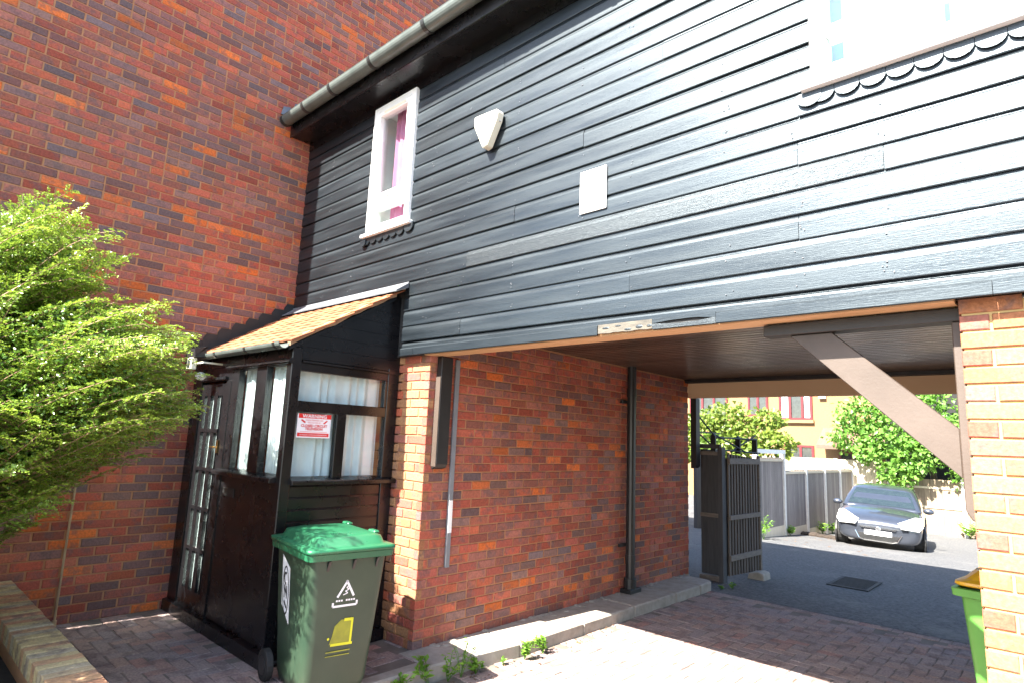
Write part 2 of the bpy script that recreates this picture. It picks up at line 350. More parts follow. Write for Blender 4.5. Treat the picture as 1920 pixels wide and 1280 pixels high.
# block paving, herringbone
PPAL = [tuple(c*.86 for c in p) for p in ((.35, .26, .23), (.32, .25, .235), (.37, .26, .22), (.3, .245, .235), (.36, .235, .2), (.345, .27, .245), (.31, .24, .22), (.38, .225, .19))]
def herring(x0, x1, y0, y1, z, keep):
    out = []; a = .1
    for i in range(-60, 120):
        for j in range(-80, 120):
            # 90 degree herringbone cell
            for hv in (0, 1):
                if hv == 0: gx, gy, w, h = (i*1+j*2-0)*a*1.0, 0, 0, 0
    n = int((x1-x0)/a)+8; m = int((y1-y0)/a)+8
    for gy in range(-4, m):
        for gx in range(-4, n):
            r = (gx-gy) % 4
            X = x0+gx*a; Y = y0+gy*a
            if r == 0: w, h = 2*a, a            # horizontal brick
            elif r == 3 and True: w, h = a, 2*a   # vertical brick, starts here
            else: continue
            if not keep(X, Y, X+w, Y+h): continue
            out.append((X, Y, w, h))
    return out
def pave(rects, z, parent, limit):
    lst = []
    for X, Y, w, h in rects:
        dz = (random.random()-.5)*.005
        # face of the geometry looks to -y; turn it to look up
        if w > h: Mx = Matrix.Translation((X+.003, Y+.003, z+dz)) @ Matrix.Rotation(-PI/2, 4, 'X')
        else: Mx = Matrix.Translation((X+w-.003, Y+.003, z+dz)) @ Matrix.Rotation(PI/2, 4, 'Z') @ Matrix.Rotation(-PI/2, 4, 'X')
        L, S = max(w, h), min(w, h)
        Mx = Mx @ Matrix.Rotation((random.random()-.5)*.012, 4, 'X')
        lst.append((Mx, round(L-.006, 3), round(S-.006, 3), random.choices(range(8), [5, 5, 4, 4, 2, 5, 4, 1])[0]))
    lay(lst, parent, limit, 'paver', m_paver, PPAL, .05, 'remaining_pavers')
bed = MB(); bed.box(2.7, 9, -4, 4.34, -.2, -.1045); bed.box(-.2, 2.6, -2.2, .05, -.2, -.0045)
paving = obj('paving', bed, m_joint, kind='structure')
# geometry check of the turn: local z -> world +y, local -y -> world +z
rects = herring(2.78, 8.6, -4, 4.2, -.1, lambda a, b, c, d: a > 2.765 and c < 8.6 and b > -3.99 and d < 4.2)
sold = [(2.8+.1*i, 4.205, .1, .13) for i in range(58)]
pa = [(x, y, w, h) for x, y, w, h in herring(0, 2.5, -2.12, 0, 0, lambda a, b, c, d: a > .0 and c < 2.52 and b > -2.13 and d < -.02 and not (a < 1.93 and d > -1.02))]
border = [(2.525, -2.1+.2*i, .1, .2) for i in range(10)]
allr = [(r, -.1) for r in rects+sold] + [(r, 0.0) for r in pa]
lst = []
for (X, Y, w, h), z in allr:
    dz = (random.random()-.5)*.004
    L, S = max(w, h), min(w, h)
    if w >= h: Mx = Matrix.Translation((X+.003, Y+h-.003, z+dz)) @ Matrix.Rotation(-PI/2, 4, 'X')
    else: Mx = Matrix.Translation((X+.003, Y+.003, z+dz)) @ Matrix.Rotation(PI/2, 4, 'Z') @ Matrix.Rotation(-PI/2, 4, 'X')
    Mx = Mx @ Matrix.Rotation((random.random()-.5)*.014, 4, 'Z')
    lst.append((Mx, round(L-.006, 3), round(S-.006, 3), random.choices(range(8), [5, 5, 4, 4, 2, 5, 4, 1])[0]))
lay(lst, paving, 300, 'paver', m_paver, PPAL, .05, 'remaining_pavers')
# concrete apron and its kerb stones
apb = MB(); apb.prism([(2.33, -4), (2.55, -4), (2.55, .0), (2.33, .0)], 'z', -.2, -.012)
apron = obj('apron', apb, m_conc, kind='structure')
ky = [-4, -2.9, -2.0, -1.1, -.12, .78, 1.66, 2.55, 3.44, 4.05]
for a, b in zip(ky[:-1], ky[1:]):
    xf = lambda y: 2.755 if y > .3 else 2.755-.11*min(1, (.3-y)/.5)
    xi = 2.3 if a >= -.2 else 2.535
    q = MB(); q.prism([(xi, a+.003), (xf(a), a+.003), (xf(b), b-.003), (xi, b-.003)], 'z', -.2, 0.001+random.random()*.004)
    obj('kerb_stone', q, m_conc, apron, bevel=.012)
q = MB(); n_ = 6
pts = [(2.3, 4.056), (2.755, 4.056), (2.755, 4.2)] + [(2.63+.125*math.cos(t*PI/2/n_), 4.32+.125*math.sin(t*PI/2/n_)) for t in range(n_+1)] + [(2.3, 4.445)]
q.prism(pts, 'z', -.2, .003); obj('kerb_stone', q, m_conc, apron, bevel=.012)
# dirt along the wall foot
q = MB()
for i in range(60):
    y = .1+4.4*random.random(); x = 2.335+random.random()**2*.09; r = .006+.016*random.random(); q.ell((x, y, .004), r*1.5, r*2, r*.6, 6, 4)
obj('grit', q, m_conc, kind='stuff')

# ================================================================== LEFT BRICK BUILDING
WL = 3.3
bb = thing('brick_building', 'tall multicoloured red brick gable wall on the left, rising behind the porch', 'building', (0, 0, 0))
q = MB(); q.box(-5, -.006, -WL+.006, 6, -.2, 8.6); obj('wall', q, m_mortar, bb)
bl = courses((0, -WL), 'y', WL+3.2, 8.55, 0.0, mask=lambda a, w, z: not (a-WL > .0 and z < 4.8))
bl += courses((-5, -WL), 'x', 4.995, 8.55, 0.0, start=1)
lay(bl, bb, 300)
q = MB(); q.box(-5.1, .05, -WL-.06, 6.1, 8.6, 8.68); obj('parapet_coping', q, m_conc, bb)

# ================================================================== CLADDED HOUSE OVER THE PASSAGE
XP, XR = 2.326, 5.886
hs = thing('cladded_house', 'black weatherboarded upper storey on brick walls spanning a vehicle passage', 'house', (4, 0, 0))
# masonry cores
q = MB(); q.box(1.95, XP-.007, .009, 4.62, -.2, 2.56); obj('passage_wall', q, m_mortar, hs)
q = MB(); q.box(XR+.009, 8.4, .009, .335, -.2, 2.3); q.box(7.4, 8.4, .34, 4.62, -.2, 2.56); obj('pier', q, m_mortar_lit, hs)
bl = courses((XP, 0), 'y', 4.62, 2.52, 0.0, start=1, weights=PALB)
# left pier front: alternate quoins with the side wall
for k in range(31):
    z = .075*k; us = [1.875, 2.1] if k % 2 else [1.875, 1.9875, 2.2135]
    ws = [.215, .226] if k % 2 else [.1025, .215, .1125]
    for u, w in zip(us, ws): bl.append((Matrix.Translation((u, (random.random()-.5)*.002, z)), w, .065, random.choices(range(19), [3, 3, 2, 1, 4, 5, 0, 0, 0, 0, 2, 0, 0, 4, 1, 5, 14, 14, 10])[0]))
for k in range(31):
    z = .075*k+.004; u = XR; first = .215 if k % 2 == 0 else .1025
    while u < 7.4:
        w = first if u == XR else .215
        bl.append((Matrix.Translation((u, (random.random()-.5)*.003, z)) @ Matrix.Rotation((random.random()-.5)*.012, 4, 'Y'), w, .065, random.choices(range(19), [3, 3, 2, 1, 4, 5, 0, 0, 1, 0, 2, 0, 0, 4, 1, 5, 14, 14, 11])[0])); u += w+.0105
lay(bl, hs, 300)
# upper storey core with window openings
W1 = (1.35, 2.005, 3.52, 4.815); W2 = (5.36, 7.3, 3.505, 4.72)
q = MB()
def core(x0, x1, z0, z1): q.box(x0, x1, -.03, .12, z0, z1)
core(.002, W1[0], 2.57, 4.95); core(W1[0], W1[1], 2.57, W1[2]); core(W1[0], W1[1], W1[3], 4.95); core(W1[1], W2[0], 2.57, 4.95)
core(W2[0], W2[1], 2.57, W2[2]); core(W2[0], W2[1], W2[3], 4.95); core(W2[1], 8.4, 2.57, 4.95); q.box(.002, 2.3, -.03, .12, 2.31, 2.569)
q.box(8.3, 8.4, .121, 4.8, 2.57, 4.95); q.box(.002, 8.299, 4.7, 4.8, 2.57, 4.95); q.box(2.3, 8.4, -.03, .135, 2.335, 2.569)
obj('upper_wall', q, m_dark, hs)
# weatherboards
PITCHB = .1333
joints = {0: [2.746, 6.4], 1: [4.274], 2: [5.265], 3: [3.276], 4: [2.781, 5.655], 5: [5.273], 6: [3.28], 7: [5.285], 9: [3.9], 10: [6.6], 12: [4.5], 13: [2.9], 15: [4.9], 16: [3.1]}
def board_profile(z0, dy=0):
    return [(-.064+dy, z0+.003), (-.0685+dy, z0), (-.071+dy, z0+.005), (-.0706+dy, z0+.096), (-.069+dy, z0+.105), (-.0655+dy, z0+.114), (-.0605+dy, z0+.123), (-.059+dy, z0+.14), (-.034, z0+.14), (-.034, z0+.003)]
for k in range(-1, 19):
    z0 = 2.43+PITCHB*k
    if k == -1: z0 = 2.372
    if z0 > 4.86: break
    xs = [.004]+joints.get(k, [])+[8.4]
    ivs = list(zip(xs[:-1], xs[1:]))
    for (wx0, wx1, wz0, wz1) in (W1, W2):
        if z0+.13 > wz0+.02 and z0+.02 < wz1:
            nv = []
            for a, b in ivs:
                if b <= wx0 or a >= wx1: nv.append((a, b))
                else:
                    if a < wx0: nv.append((a, wx0+.012))
                    if b > wx1: nv.append((wx1-.012, b))
            ivs = nv
    if k < 4: ivs = [(max(a, 2.007), b) for a, b in ivs if b > 2.1]
    for a, b in ivs:
        dz = (random.random()-.5)*.006; dy = (random.random()-.5)*.004
        q = MB()
        if k == -1:
            q.prism([(-.071, 2.366), (-.0705, 2.395), (-.066, 2.406), (-.0575, 2.415), (-.053, 2.426), (-.052, 2.44), (-.034, 2.44), (-.034, 2.366)], 'x', a+.001, b-.001)
        else: q.prism(board_profile(z0+dz, dy), 'x', a+.0012, b-.0012)
        worn = (k == 4 and 2.7 < a < 3)
        ob_ = obj('weatherboard', q, m_raw if worn else m_paint, hs)
        for v in ob_.data.vertices: v.co.y += .0012*math.sin(v.co.x*2.1+k*1.7)+.0008*math.sin(v.co.x*5+k)
        ob_.rotation_euler = ((random.random()-.5)*.0, 0, 0)
# thick skirting boards along the foot of the cladding, one stretch rotten
sk = [2.007, 2.19, 4.055, 4.44, 4.83, 6.014, 8.4]
for a, b in zip(sk[:-1], sk[1:]):
    q = MB()
    if abs(a-4.44) < .01:
        n = 9; top = []; bot = []
        for i in range(n):
            t = i/(n-1); x = a+.0015+(b-a-.003)*t
            g = .014*math.sin(PI*min(1, max(0, (t-.08)/.84)))**.6 if .08 < t < .92 else 0
            top.append((x, 2.343+g*.8+(random.random()-.5)*.003)); bot.append((x, 2.343-g+(random.random()-.5)*.004))
        q.prism([(a+.0015, 2.371), (b-.0015, 2.371)] + top[::-1], 'y', -.086, -.073)
        obj('skirting_board', q, m_paint, hs); q = MB()
        q.prism([(b-.0015, 2.307), (a+.0015, 2.309)] + bot, 'y', -.086, -.073); obj('skirting_board', q, m_raw, hs); q = MB()
        q.box(a, b, -.0725, -.05, 2.31, 2.365); obj('hole_dark_backing', q, m_dark, hs); continue  # near-black backing paints in the darkness of the hole
    if abs(a-4.055) < .01:
        n = 14; lo = [(a+.0015+(b-a-.003)*i/(n-1), 2.312+random.random()*.006) for i in range(n)]
        q.prism(lo + [(b-.0015, 2.371), (a+.0015, 2.371)], 'y', -.083, -.073); obj('skirting_board', q, m_bare, hs)
        for i in range(5):
            q = MB(); q.ell((a+.06+.07*i+.03*random.random(), -.0825, 2.325+.03*random.random()), .012+.02*random.random(), .003, .005+.008*random.random(), 9, 5); obj('rot_patch', q, m_raw, hs)
        continue
    q.prism([(-.086, 2.306), (-.088, 2.31), (-.088, 2.362), (-.08, 2.372), (-.073, 2.372), (-.073, 2.306)], 'x', a+.0012, b-.0012); obj('skirting_board', q, m_paint, hs)
# nail heads and paint chips on the boards
q = MB()
for i in range(230):
    k = random.randint(0, 15); x = random.choice([2.3, 2.75, 3.28, 3.9, 4.27, 4.9, 5.27, 5.65, 6.2, 1.1, .6]) + (random.random()-.5)*.05
    z = 2.43+PITCHB*k+.02+.07*random.random(); y = -.0745
    if W1[0]-.05 < x < W1[1]+.1 and z > 3.3 or x > 5.3 and z > 3.4 or x < 2.03 and z < 2.97: continue
    q.ell((x, y, z), .003+.002*random.random(), .002, .003, 6, 4)
obj('nail_heads', q, m_lead, hs, kind='stuff')
# tan plywood underside, timbers and boarded ceiling
q = MB(); q.box(XP-.02, XR-.01, -.05, .05, 2.303, 2.334); obj('soffit_strip', q, m_tan, hs); q = MB(); q.box(XP-.02, XR-.01, .0515, .13, 2.307, 2.334); obj('soffit_strip', q, m_tan, hs)
for i in range(46):
    y = .14+.0975*i
    if y > 4.6: break
    q = MB(); y1 = min(y+.0975, 4.615)
    q.prism([(y+.002, 2.57), (y+.002, 2.565), (y+.007, 2.559), (y1-.007, 2.559), (y1-.002, 2.565), (y1-.002, 2.57)], 'x', XP, 7.39)
    obj('ceiling_board', q, m_ceil, hs)
q = MB(); q.box(XP-.01, 7.39, 4.625, 4.69, 2.315, 2.57); obj('cream_beam', q, m_cream, hs, bevel=.003)
q = MB(); q.box(XP-.01, 7.39, 4.52, 4.619, 2.515, 2.556); obj('ceiling_trim', q, m_brace_d, hs)
q = MB(); q.box(5.022, XR-.002, .08, .18, 2.24, 2.3); obj('brace_head', q, m_brace_d, hs, bevel=.003)
q = MB(); q.prism([(5.15, 2.238), (5.352, 2.238), (5.846, 1.765), (5.846, 1.552)], 'y', .105, .17); obj('brace', q, m_brace, hs, bevel=.003)
q = MB(); q.prism([(5.848, 2.238), (5.884, 2.238), (5.884, 1.372), (5.868, 1.384), (5.848, 1.42)], 'y', .085, .18); obj('brace_post', q, m_brace, hs, bevel=.004)
q = MB(); q.prism([(2.328, 2.3), (2.39, 2.3), (2.39, 1.42), (2.372, 1.39), (2.328, 1.375)], 'y', .075, .2); obj('brace_post', q, m_brace_d, hs, bevel=.004)
q = MB(); q.box(2.33, 2.388, .068, .0745, 1.4, 2.13); obj('post_lit_face', q, m_brace, hs)  # lighter strip paints the sunlit front onto the dark post
q = MB(); q.prism([(2.328, 2.32), (2.41, 2.32), (2.41, 1.4), (2.39, 1.37), (2.328, 1.36)], 'y', 4.68, 4.8); obj('brace_post', q, m_brace_d, hs, bevel=.004)
# downpipe, conduit
q = MB(); q.tube([(2.40, 3.03, .1), (2.40, 3.03, 2.56)], .052, 14); dp = obj('downpipe', q, m_blackp, hs, smooth=False)
for z in (.36, 2.25): q = MB(); q.tube([(2.40, 3.03, z-.05), (2.40, 3.03, z+.05)], .058, 14); obj('pipe_collar', q, m_blackp, dp)
q = MB(); q.tube([(2.40, 3.03, 0.01), (2.40, 3.03, .16)], .072, 14); q.box(2.33, 2.47, 2.93, 3.16, .0, .05); obj('pipe_shoe', q, m_blackp, dp, bevel=.004)
for z in (2.12, .5): q = MB(); q.box(2.33, 2.36, 2.88, 3.0, z, z+.035); obj('pipe_clip', q, m_blackp, dp)
q = MB(); q.box(2.331, 2.352, .272, .318, .585, 2.3); cd = obj('conduit', q, m_grey, hs, bevel=.003)
q = MB(); q.box(2.3525, 2.355, .276, .314, .86, 1.12); obj('conduit_label', q, m_white, cd)
# eaves: soffit, fascia, gutter, roof
q = MB(); q.box(.004, 8.4, -.3, -.035, 4.885, 4.9); obj('soffit', q, m_gloss, hs)
q = MB(); q.box(.004, 8.4, -.075, -.036, 4.8, 4.884); obj('soffit_batten', q, m_gloss, hs)
q = MB(); q.box(.006, 8.4, -.322, -.301, 4.868, 5.05); obj('fascia', q, m_gloss, hs, bevel=.006)
q = MB(); n = 12
prof = [(-.396-.07*math.cos(PI*i/n), 5.043-.072*math.sin(PI*i/n)) for i in range(n+1)]
prof = [(-.469, 5.05)] + prof + [(-.322, 5.05)] + [(-.396+.064*math.cos(PI*i/n), 5.043-.066*math.sin(PI*i/n)) for i in range(n+1)]
q.prism(prof, 'x', .012, 8.4); gt = obj('gutter', q, m_gutter, hs)
for x in (.05, .5, 1.03, 1.72, 2.5, 3.3, 4.1, 5): 
    q = MB(); pr = [(-.396-.076*math.cos(PI*i/n), 5.043-.078*math.sin(PI*i/n)) for i in range(n+1)]
    pr += [(-.396+.0705*math.cos(PI*i/n), 5.043-.0725*math.sin(PI*i/n)) for i in range(n+1)]
    q.prism(pr, 'x', x-.02, x+.02); obj('gutter_clip', q, m_blackp, gt)
RI = (2.3, 6.72); ea = (-.36, 5.075); ea2 = (4.85, 5.0); nr = 22
for side, e in ((0, ea), (1, ea2)):
    q = MB()
    for i in range(nr):
        a, b = i/nr, (i+1.18)/nr; b = min(b, 1)
        p0 = (e[0]+(RI[0]-e[0])*a, e[1]+(RI[1]-e[1])*a+.022); p1 = (e[0]+(RI[0]-e[0])*b, e[1]+(RI[1]-e[1])*b+.006)
        q.prism([p0, p1, (p1[0], p1[1]-.012), (p0[0], p0[1]-.014)], 'x', .012, 8.5)
    obj('roof_slope', q, m_roof, hs)
q = MB(); q.prism([(-.3, 4.96), (4.8, 4.96), RI], 'x', 8.3, 8.4); q.prism([(-.3, 4.96), (4.8, 4.96), RI], 'x', .02, .1); obj('gable_wall', q, m_dark, hs)
for i in range(4):
    q = MB(); y = -.45+.13*i; z = 5.1+.09*i; q.prism([(y, z), (y+.11, z+.02), (y+.1, z+.12), (y+.02, z+.1)], 'x', .003, .014); obj('step_flashing', q, m_lead, hs)
# window 1
def frame_mb(x0, x1, z0, z1, t, y0, y1): 
    return MB().box(x0, x0+t, y0, y1, z0, z1).box(x1-t, x1, y0, y1, z0, z1).box(x0+t, x1-t, y0, y1, z0, z0+t).box(x0+t, x1-t, y0, y1, z1-t, z1)
wf = obj('window', frame_mb(*W1, .062, -.105, .02), m_upvc, hs, bevel=.004)
q = MB(); q.box(W1[0]+.063, W1[1]-.063, -.1, .015, 3.765, 3.835); obj('transom', q, m_upvc, wf, bevel=.004)
obj('casement', frame_mb(W1[0]+.064, W1[1]-.064, 3.837, 4.75, .05, -.112, -.04), m_upvc, wf, bevel=.004)
q = MB(); q.box(W1[0]+.18, W1[1]-.14, -.1165, -.1125, 4.712, 4.734); obj('trickle_vent', q, m_ivory, wf)
q = MB(); q.box(W1[0]+.112, W1[1]-.112, -.07, -.064, 3.885, 4.702); obj('pane', q, m_glass, wf)
q = MB(); q.box(W1[0]+.06, W1[1]-.06, -.06, -.054, 3.58, 3.767); obj('pane', q, m_glass, wf)
q = MB(); q.box(W1[0]-.06, W1[1]+.04, -.122, -.07, 3.49, 3.522); obj('sill', q, m_upvc, wf, bevel=.004)
q = MB(); q.box(W1[0]+.005, W1[0]+.02, .021, .35, 3.53, 4.8); q.box(W1[1]-.02, W1[1]-.005, .021, .35, 3.53, 4.8); q.box(W1[0]+.02, W1[1]-.02, .021, .35, 4.79, 4.8); q.box(W1[0]+.02, W1[1]-.02, .021, .35, 3.53, 3.54); obj('reveal', q, m_white, wf)
def curtain(x0, x1, z0, z1, y, amp=.018, wl=.07, ax='x', seg=10):
    mb = MB(); n = max(8, int(abs(x1-x0)/wl*seg)); ph = random.random()*6
    row = []
    for i in range(n+1):
        a = x0+(x1-x0)*i/n; e = (.35+.65*abs(math.sin(a*9.7+ph)))
        row.append((a, y+amp*e*math.sin(2*PI*(a+.018*math.sin(a*23+ph))/wl+ph)+amp*.5*math.sin(2*PI*a/(wl*2.7)+ph)))
    P = (lambda a, b, z: (a, b, z)) if ax == 'x' else (lambda a, b, z: (b, a, z))
    vs = [P(a, b, z0) for a, b in row] + [P(a, b, z1) for a, b in row]
    return mb.add(vs, [(i, i+1, n+2+i, n+1+i) for i in range(n)])
obj('curtain', curtain(W1[0]+.2, W1[1]-.02, 3.55, 4.79, .05), m_pink, wf, smooth=True)
q = MB(); q.box(W1[0], W1[1], .36, .38, 3.5, 4.82); obj('room_back', q, m_curt, wf)
def scallops(x0, n, w, z, y, big_ends=True):
    mb = MB()
    for i in range(n):
        c = x0+w*(i+.5); r = w*.49
        pts = [(c+r*math.cos(PI+PI*k/10), z-.028+r*.8*math.sin(PI+PI*k/10)) for k in range(11)]
        mb.prism(pts+[(c+r, z), (c-r, z)], 'y', y-.014, y)
    return mb
obj('scalloped_apron', scallops(1.3, 6, .105, 3.488, -.0735), m_paint, hs)
obj('scalloped_lobe', scallops(1.94, 1, .13, 3.5, -.0765), m_paint, hs); obj('scalloped_lobe', scallops(1.27, 1, .09, 3.47, -.0885), m_paint, hs)
# window 2
wf = obj('window', frame_mb(*W2, .075, -.105, .02), m_upvc, hs, bevel=.004)
q = MB(); q.box(W2[0]+.076, W2[1]-.076, -.1, .015, 3.745, 3.8); q.box(6.2, 6.26, -.1, .015, 3.801, W2[3]-.076); obj('transom', q, m_upvc, wf, bevel=.004)
q = MB(); q.box(W2[0]+.07, W2[1]-.07, -.06, -.054, 3.575, 3.748); obj('pane', q, m_glass, wf)
q = MB(); q.box(W2[0]+.07, W2[1]-.07, -.06, -.054, 3.797, W2[3]-.07); obj('pane', q, m_glass, wf)
q = MB(); q.box(W2[0]-.05, W2[1]+.05, -.122, -.07, 3.475, 3.506); obj('sill', q, m_upvc, wf, bevel=.004)
obj('curtain', curtain(W2[0]+.18, W2[0]+.56, 3.52, 4.7, .06, .02, .11), m_curt, wf, smooth=True)
obj('curtain', curtain(W2[0]+.9, W2[1]-.05, 3.52, 4.7, .1, .02, .13), m_curt, wf, smooth=True)
q = MB(); q.box(W2[0], W2[1], .16, .17, 3.45, 4.75); obj('sky_tint_panel', q, M('pale_cyan_sky_tint', (.2, .46, .58), (.24, .52, .64), rough=.8, bump=0), wf)  # cyan panel painted in for the sky's reflection in the panes
obj('scalloped_apron', scallops(5.35, 17, .113, 3.472, -.0735), m_paint, hs)
obj('scalloped_lobe', scallops(5.285, 1, .12, 3.47, -.0765), m_paint, hs)

# alarm box and plate
ab_ = thing('alarm_box', 'ivory shield shaped alarm box on black weatherboards right of the narrow window', 'alarm box', (2.95, -.075, 4.05))
q = MB(); q.prism([(2.872, 4.15), (2.885, 4.172), (3.125, 4.16), (3.14, 4.135), (3.125, 4.07), (3.03, 3.885), (2.985, 3.875), (2.88, 4.08)], 'y', -.16, -.085); obj('cover', q, m_ivory, ab_, bevel=.008)
q = MB(); q.prism([(2.9, 4.145), (3.1, 4.135), (3.09, 4.08), (3.015, 3.91), (2.995, 3.91), (2.905, 4.08)], 'y', -.086, -.072); obj('back_plate', q, m_ivory, ab_)
q = MB(); q.ell((3.13, -.12, 4.07), .01, .006, .006, 8, 5); obj('screw', q, m_grey, ab_)
wp = thing('wall_plate', 'blank white rectangular board fixed to the middle of the black weatherboards', 'panel', (3.99, -.076, 3.14))
q = MB(); q.box(3.888, 4.1, -.084, -.0745, 3.142, 3.44); obj('board', q, m_white, wp, bevel=.003)
for x in (3.9, 4.085): q = MB(); q.ell((x, -.0845, 3.156), .006, .003, .006, 8, 4); obj('screw', q, m_grey, wp)

# ================================================================== PORCH
po = thing('porch', 'black painted timber entrance porch with tiled lean-to roof in the corner', 'porch', (.96, -.5, 0))
Y0 = -1.0; XS = 1.92
q = MB(); q.box(.004, .205, Y0, Y0+.07, 0, 2.29); obj('post', q, m_gloss, po, bevel=.004)
q = MB(); q.box(.765, .86, Y0, Y0+.07, .0, 2.05); obj('post', q, m_gloss, po, bevel=.004)
q = MB(); q.box(1.845, XS, Y0-.002, Y0+.08, 0, 2.27); obj('corner_post', q, m_gloss, po, bevel=.006)
q = MB(); q.box(XS-.075, XS-.001, -.115, -.005, 0, 2.2); obj('post', q, m_gloss, po, bevel=.004)
# door
dy0, dy1 = Y0+.012, Y0+.055
q = MB(); q.box(.21, .292, dy0, dy1, .06, 2.03); q.box(.685, .76, dy0, dy1, .06, 2.03); q.box(.2925, .6845, dy0, dy1, .06, .245); q.box(.2925, .6845, dy0, dy1, 1.92, 2.03)
door = obj('door', q, m_gloss, po, bevel=.003)
cols = [.3, .37, .445, .52, .6, .67]; zr = [.245, .57, .6, .915, .945, 1.255, 1.285, 1.595, 1.625, 1.92]
q = MB()
for a, b in ((.293, .2995), (.3705, .4445), (.5205, .5995), (.6705, .684)): q.box(a, b, dy0-.006, dy1, .246, 1.919)
obj('glazing_bar', q, m_gloss, door)
for z in (.57, .915, 1.255, 1.595): q = MB(); q.box(.293, .684, dy0-.012, dy0-.0065, z, z+.03); obj('glazing_bar', q, m_gloss, door)
for i in range(3):
    for j in range(5):
        q = MB(); q.box(cols[2*i], cols[2*i+1], dy0+.012, dy0+.017, zr[2*j], zr[2*j+1]); obj('pane', q, m_glass, door)
q = MB(); q.box(.3, .68, dy0+.02, dy0+.024, .25, 1.92); obj('net_curtain', q, m_curt, door)
q = MB(); q.box(.715, .745, dy0-.02, dy0-.0005, 1.42, 1.53); q.tube([(.73, dy0-.02, 1.47), (.73, dy0-.05, 1.47), (.66, dy0-.05, 1.47)], .008, 8); obj('handle', q, M('brass', (.6, .42, .18), rough=.25, metal=1, bump=0), door)
# head over the door, fascia, moulding
q = MB(); q.box(.2055, .8595, Y0+.01, Y0+.06, 2.051, 2.17); obj('overdoor_panel', q, m_gloss, po)
q = MB(); q.box(.2055, .78, Y0-.02, Y0+.009, 2.06, 2.085); obj('overdoor_moulding', q, m_gloss, po)
q = MB(); q.box(.206, XS-.077, Y0, Y0+.06, 2.1705, 2.27); obj('fascia', q, m_gloss, po)
q = MB(); q.prism([(Y0-.001, 2.14), (Y0-.02, 2.14), (Y0-.024, 2.15), (Y0-.034, 2.152), (Y0-.034, 2.168), (Y0-.001, 2.18)], 'x', .8, XS+.015); obj('moulding', q, m_gloss, po)
# front window
q = MB(); q.box(.8605, 1.0, Y0+.006, Y0+.06, 1.3, 2.17); q.box(1.33, 1.51, Y0+.006, Y0+.06, 1.3, 2.17); q.box(1.0005, 1.3295, Y0+.006, Y0+.06, 2.135, 2.17); q.box(1.5105, 1.844, Y0+.006, Y0+.06, 2.135, 2.17); q.box(1.83, 1.8445, Y0+.006, Y0+.06, 1.3, 2.13)
fw = obj('front_window', q, m_gloss, po, bevel=.003)
q = MB(); q.prism([(Y0+.06, 1.31), (Y0-.04, 1.285), (Y0-.05, 1.278), (Y0-.05, 1.25), (Y0+.06, 1.25)], 'x', .78, 1.8445); obj('sill', q, m_gloss, fw, bevel=.003)
for a, b in ((1.0, 1.33), (1.51, 1.83)):
    q = MB(); q.box(a, b, Y0+.03, Y0+.034, 1.3, 2.136); obj('pane', q, m_glass, fw)
    obj('net_curtain', curtain(a-.02, b+.02, 1.29, 2.14, Y0+.085, .012, .05), m_curt, fw, smooth=True)
q = MB(); q.box(.8605, 1.8445, Y0+.012, Y0+.06, .1, 1.2495); lp = obj('lower_panel', q, m_gloss, po)
q = MB(); q.box(.93, 1.15, Y0+.004, Y0+.0115, 1.08, 1.15); obj('letter_plate', q, m_blackp, lp, bevel=.003)
q = MB(); q.prism([(Y0+.06, .1), (Y0-.035, .09), (Y0-.04, .0), (Y0+.06, .0)], 'x', .004, XS+.03); q.prism([(XS-.05, .1), (XS+.04, .09), (XS+.04, 0), (XS-.05, 0)], 'y', Y0+.0605, -.006); obj('plinth', q, m_gloss, po)
# side with window and weatherboards
q = MB()
q.box(XS-.06, XS-.006, -.9195, -.1155, 2.093, 2.155); q.box(XS-.06, XS-.006, -.9195, -.1155, 1.785, 1.865); q.box(XS-.06, XS-.006, -.575, -.49, 1.285, 1.7845); q.box(XS-.06, XS-.006, -.14, -.1155, 1.8655, 2.0925)
sw = obj('side_window', q, m_gloss, po, bevel=.003)
q = MB(); q.prism([(XS-.06, 1.3), (XS+.045, 1.275), (XS+.055, 1.268), (XS+.055, 1.24), (XS-.06, 1.24)], 'y', -.935, .0); obj('sill', q, m_gloss, sw, bevel=.003)
for a, b, c, d in ((-.9195, -.14, 1.865, 2.093), (-.9195, -.575, 1.285, 1.785), (-.49, -.1155, 1.285, 1.785)):
    q = MB(); q.box(XS-.034, XS-.03, a, b, c, d); obj('pane', q, m_glass, sw)
obj('net_curtain', curtain(-.91, -.12, 1.28, 2.1, XS-.1, .016, .09, 'y'), m_curt, sw, smooth=True)
for i in range(13):
    z = .102+.0875*i
    q = MB(); q.prism([(XS-.04, z), (XS-.014, z), (XS-.013, z+.07), (XS-.02, z+.0865), (XS-.04, z+.0865)], 'y', -.9195, -.116); obj('weatherboard', q, m_gloss, po)
q = MB(); q.prism([(XS-.05, 2.1555), (XS+.015, 2.1555), (XS+.015, 2.172), (XS-.05, 2.178)], 'y', Y0+.081, .0); obj('moulding', q, m_gloss, po)
def roofz(y): return 2.315+(y+1.04)*(2.9-2.315)/.97
for i in range(7):
    z = 2.18+.1*i; z1 = z+.098
    ya = max(-1.0, -1.04+(z-2.315+.06)*.97/.585); yb = max(-1.0, -1.04+(z1-2.315+.06)*.97/.585)
    if ya > -.05: break
    q = MB(); q.prism([(ya, z), (-.001, z), (-.001, min(z1, 2.84)), (min(yb, -.002), min(z1, 2.84))], 'x', XS-.03, XS-.008); obj('gable_board', q, m_gloss, po)
q = MB(); q.prism([(-1.03, roofz(-1.03)-.03), (-.09, roofz(-.09)-.03), (-.09, roofz(-.09)-.05), (-1.03, roofz(-1.03)-.05)], 'x', .01, 1.905)
roof = obj('roof', q, m_gloss, po)
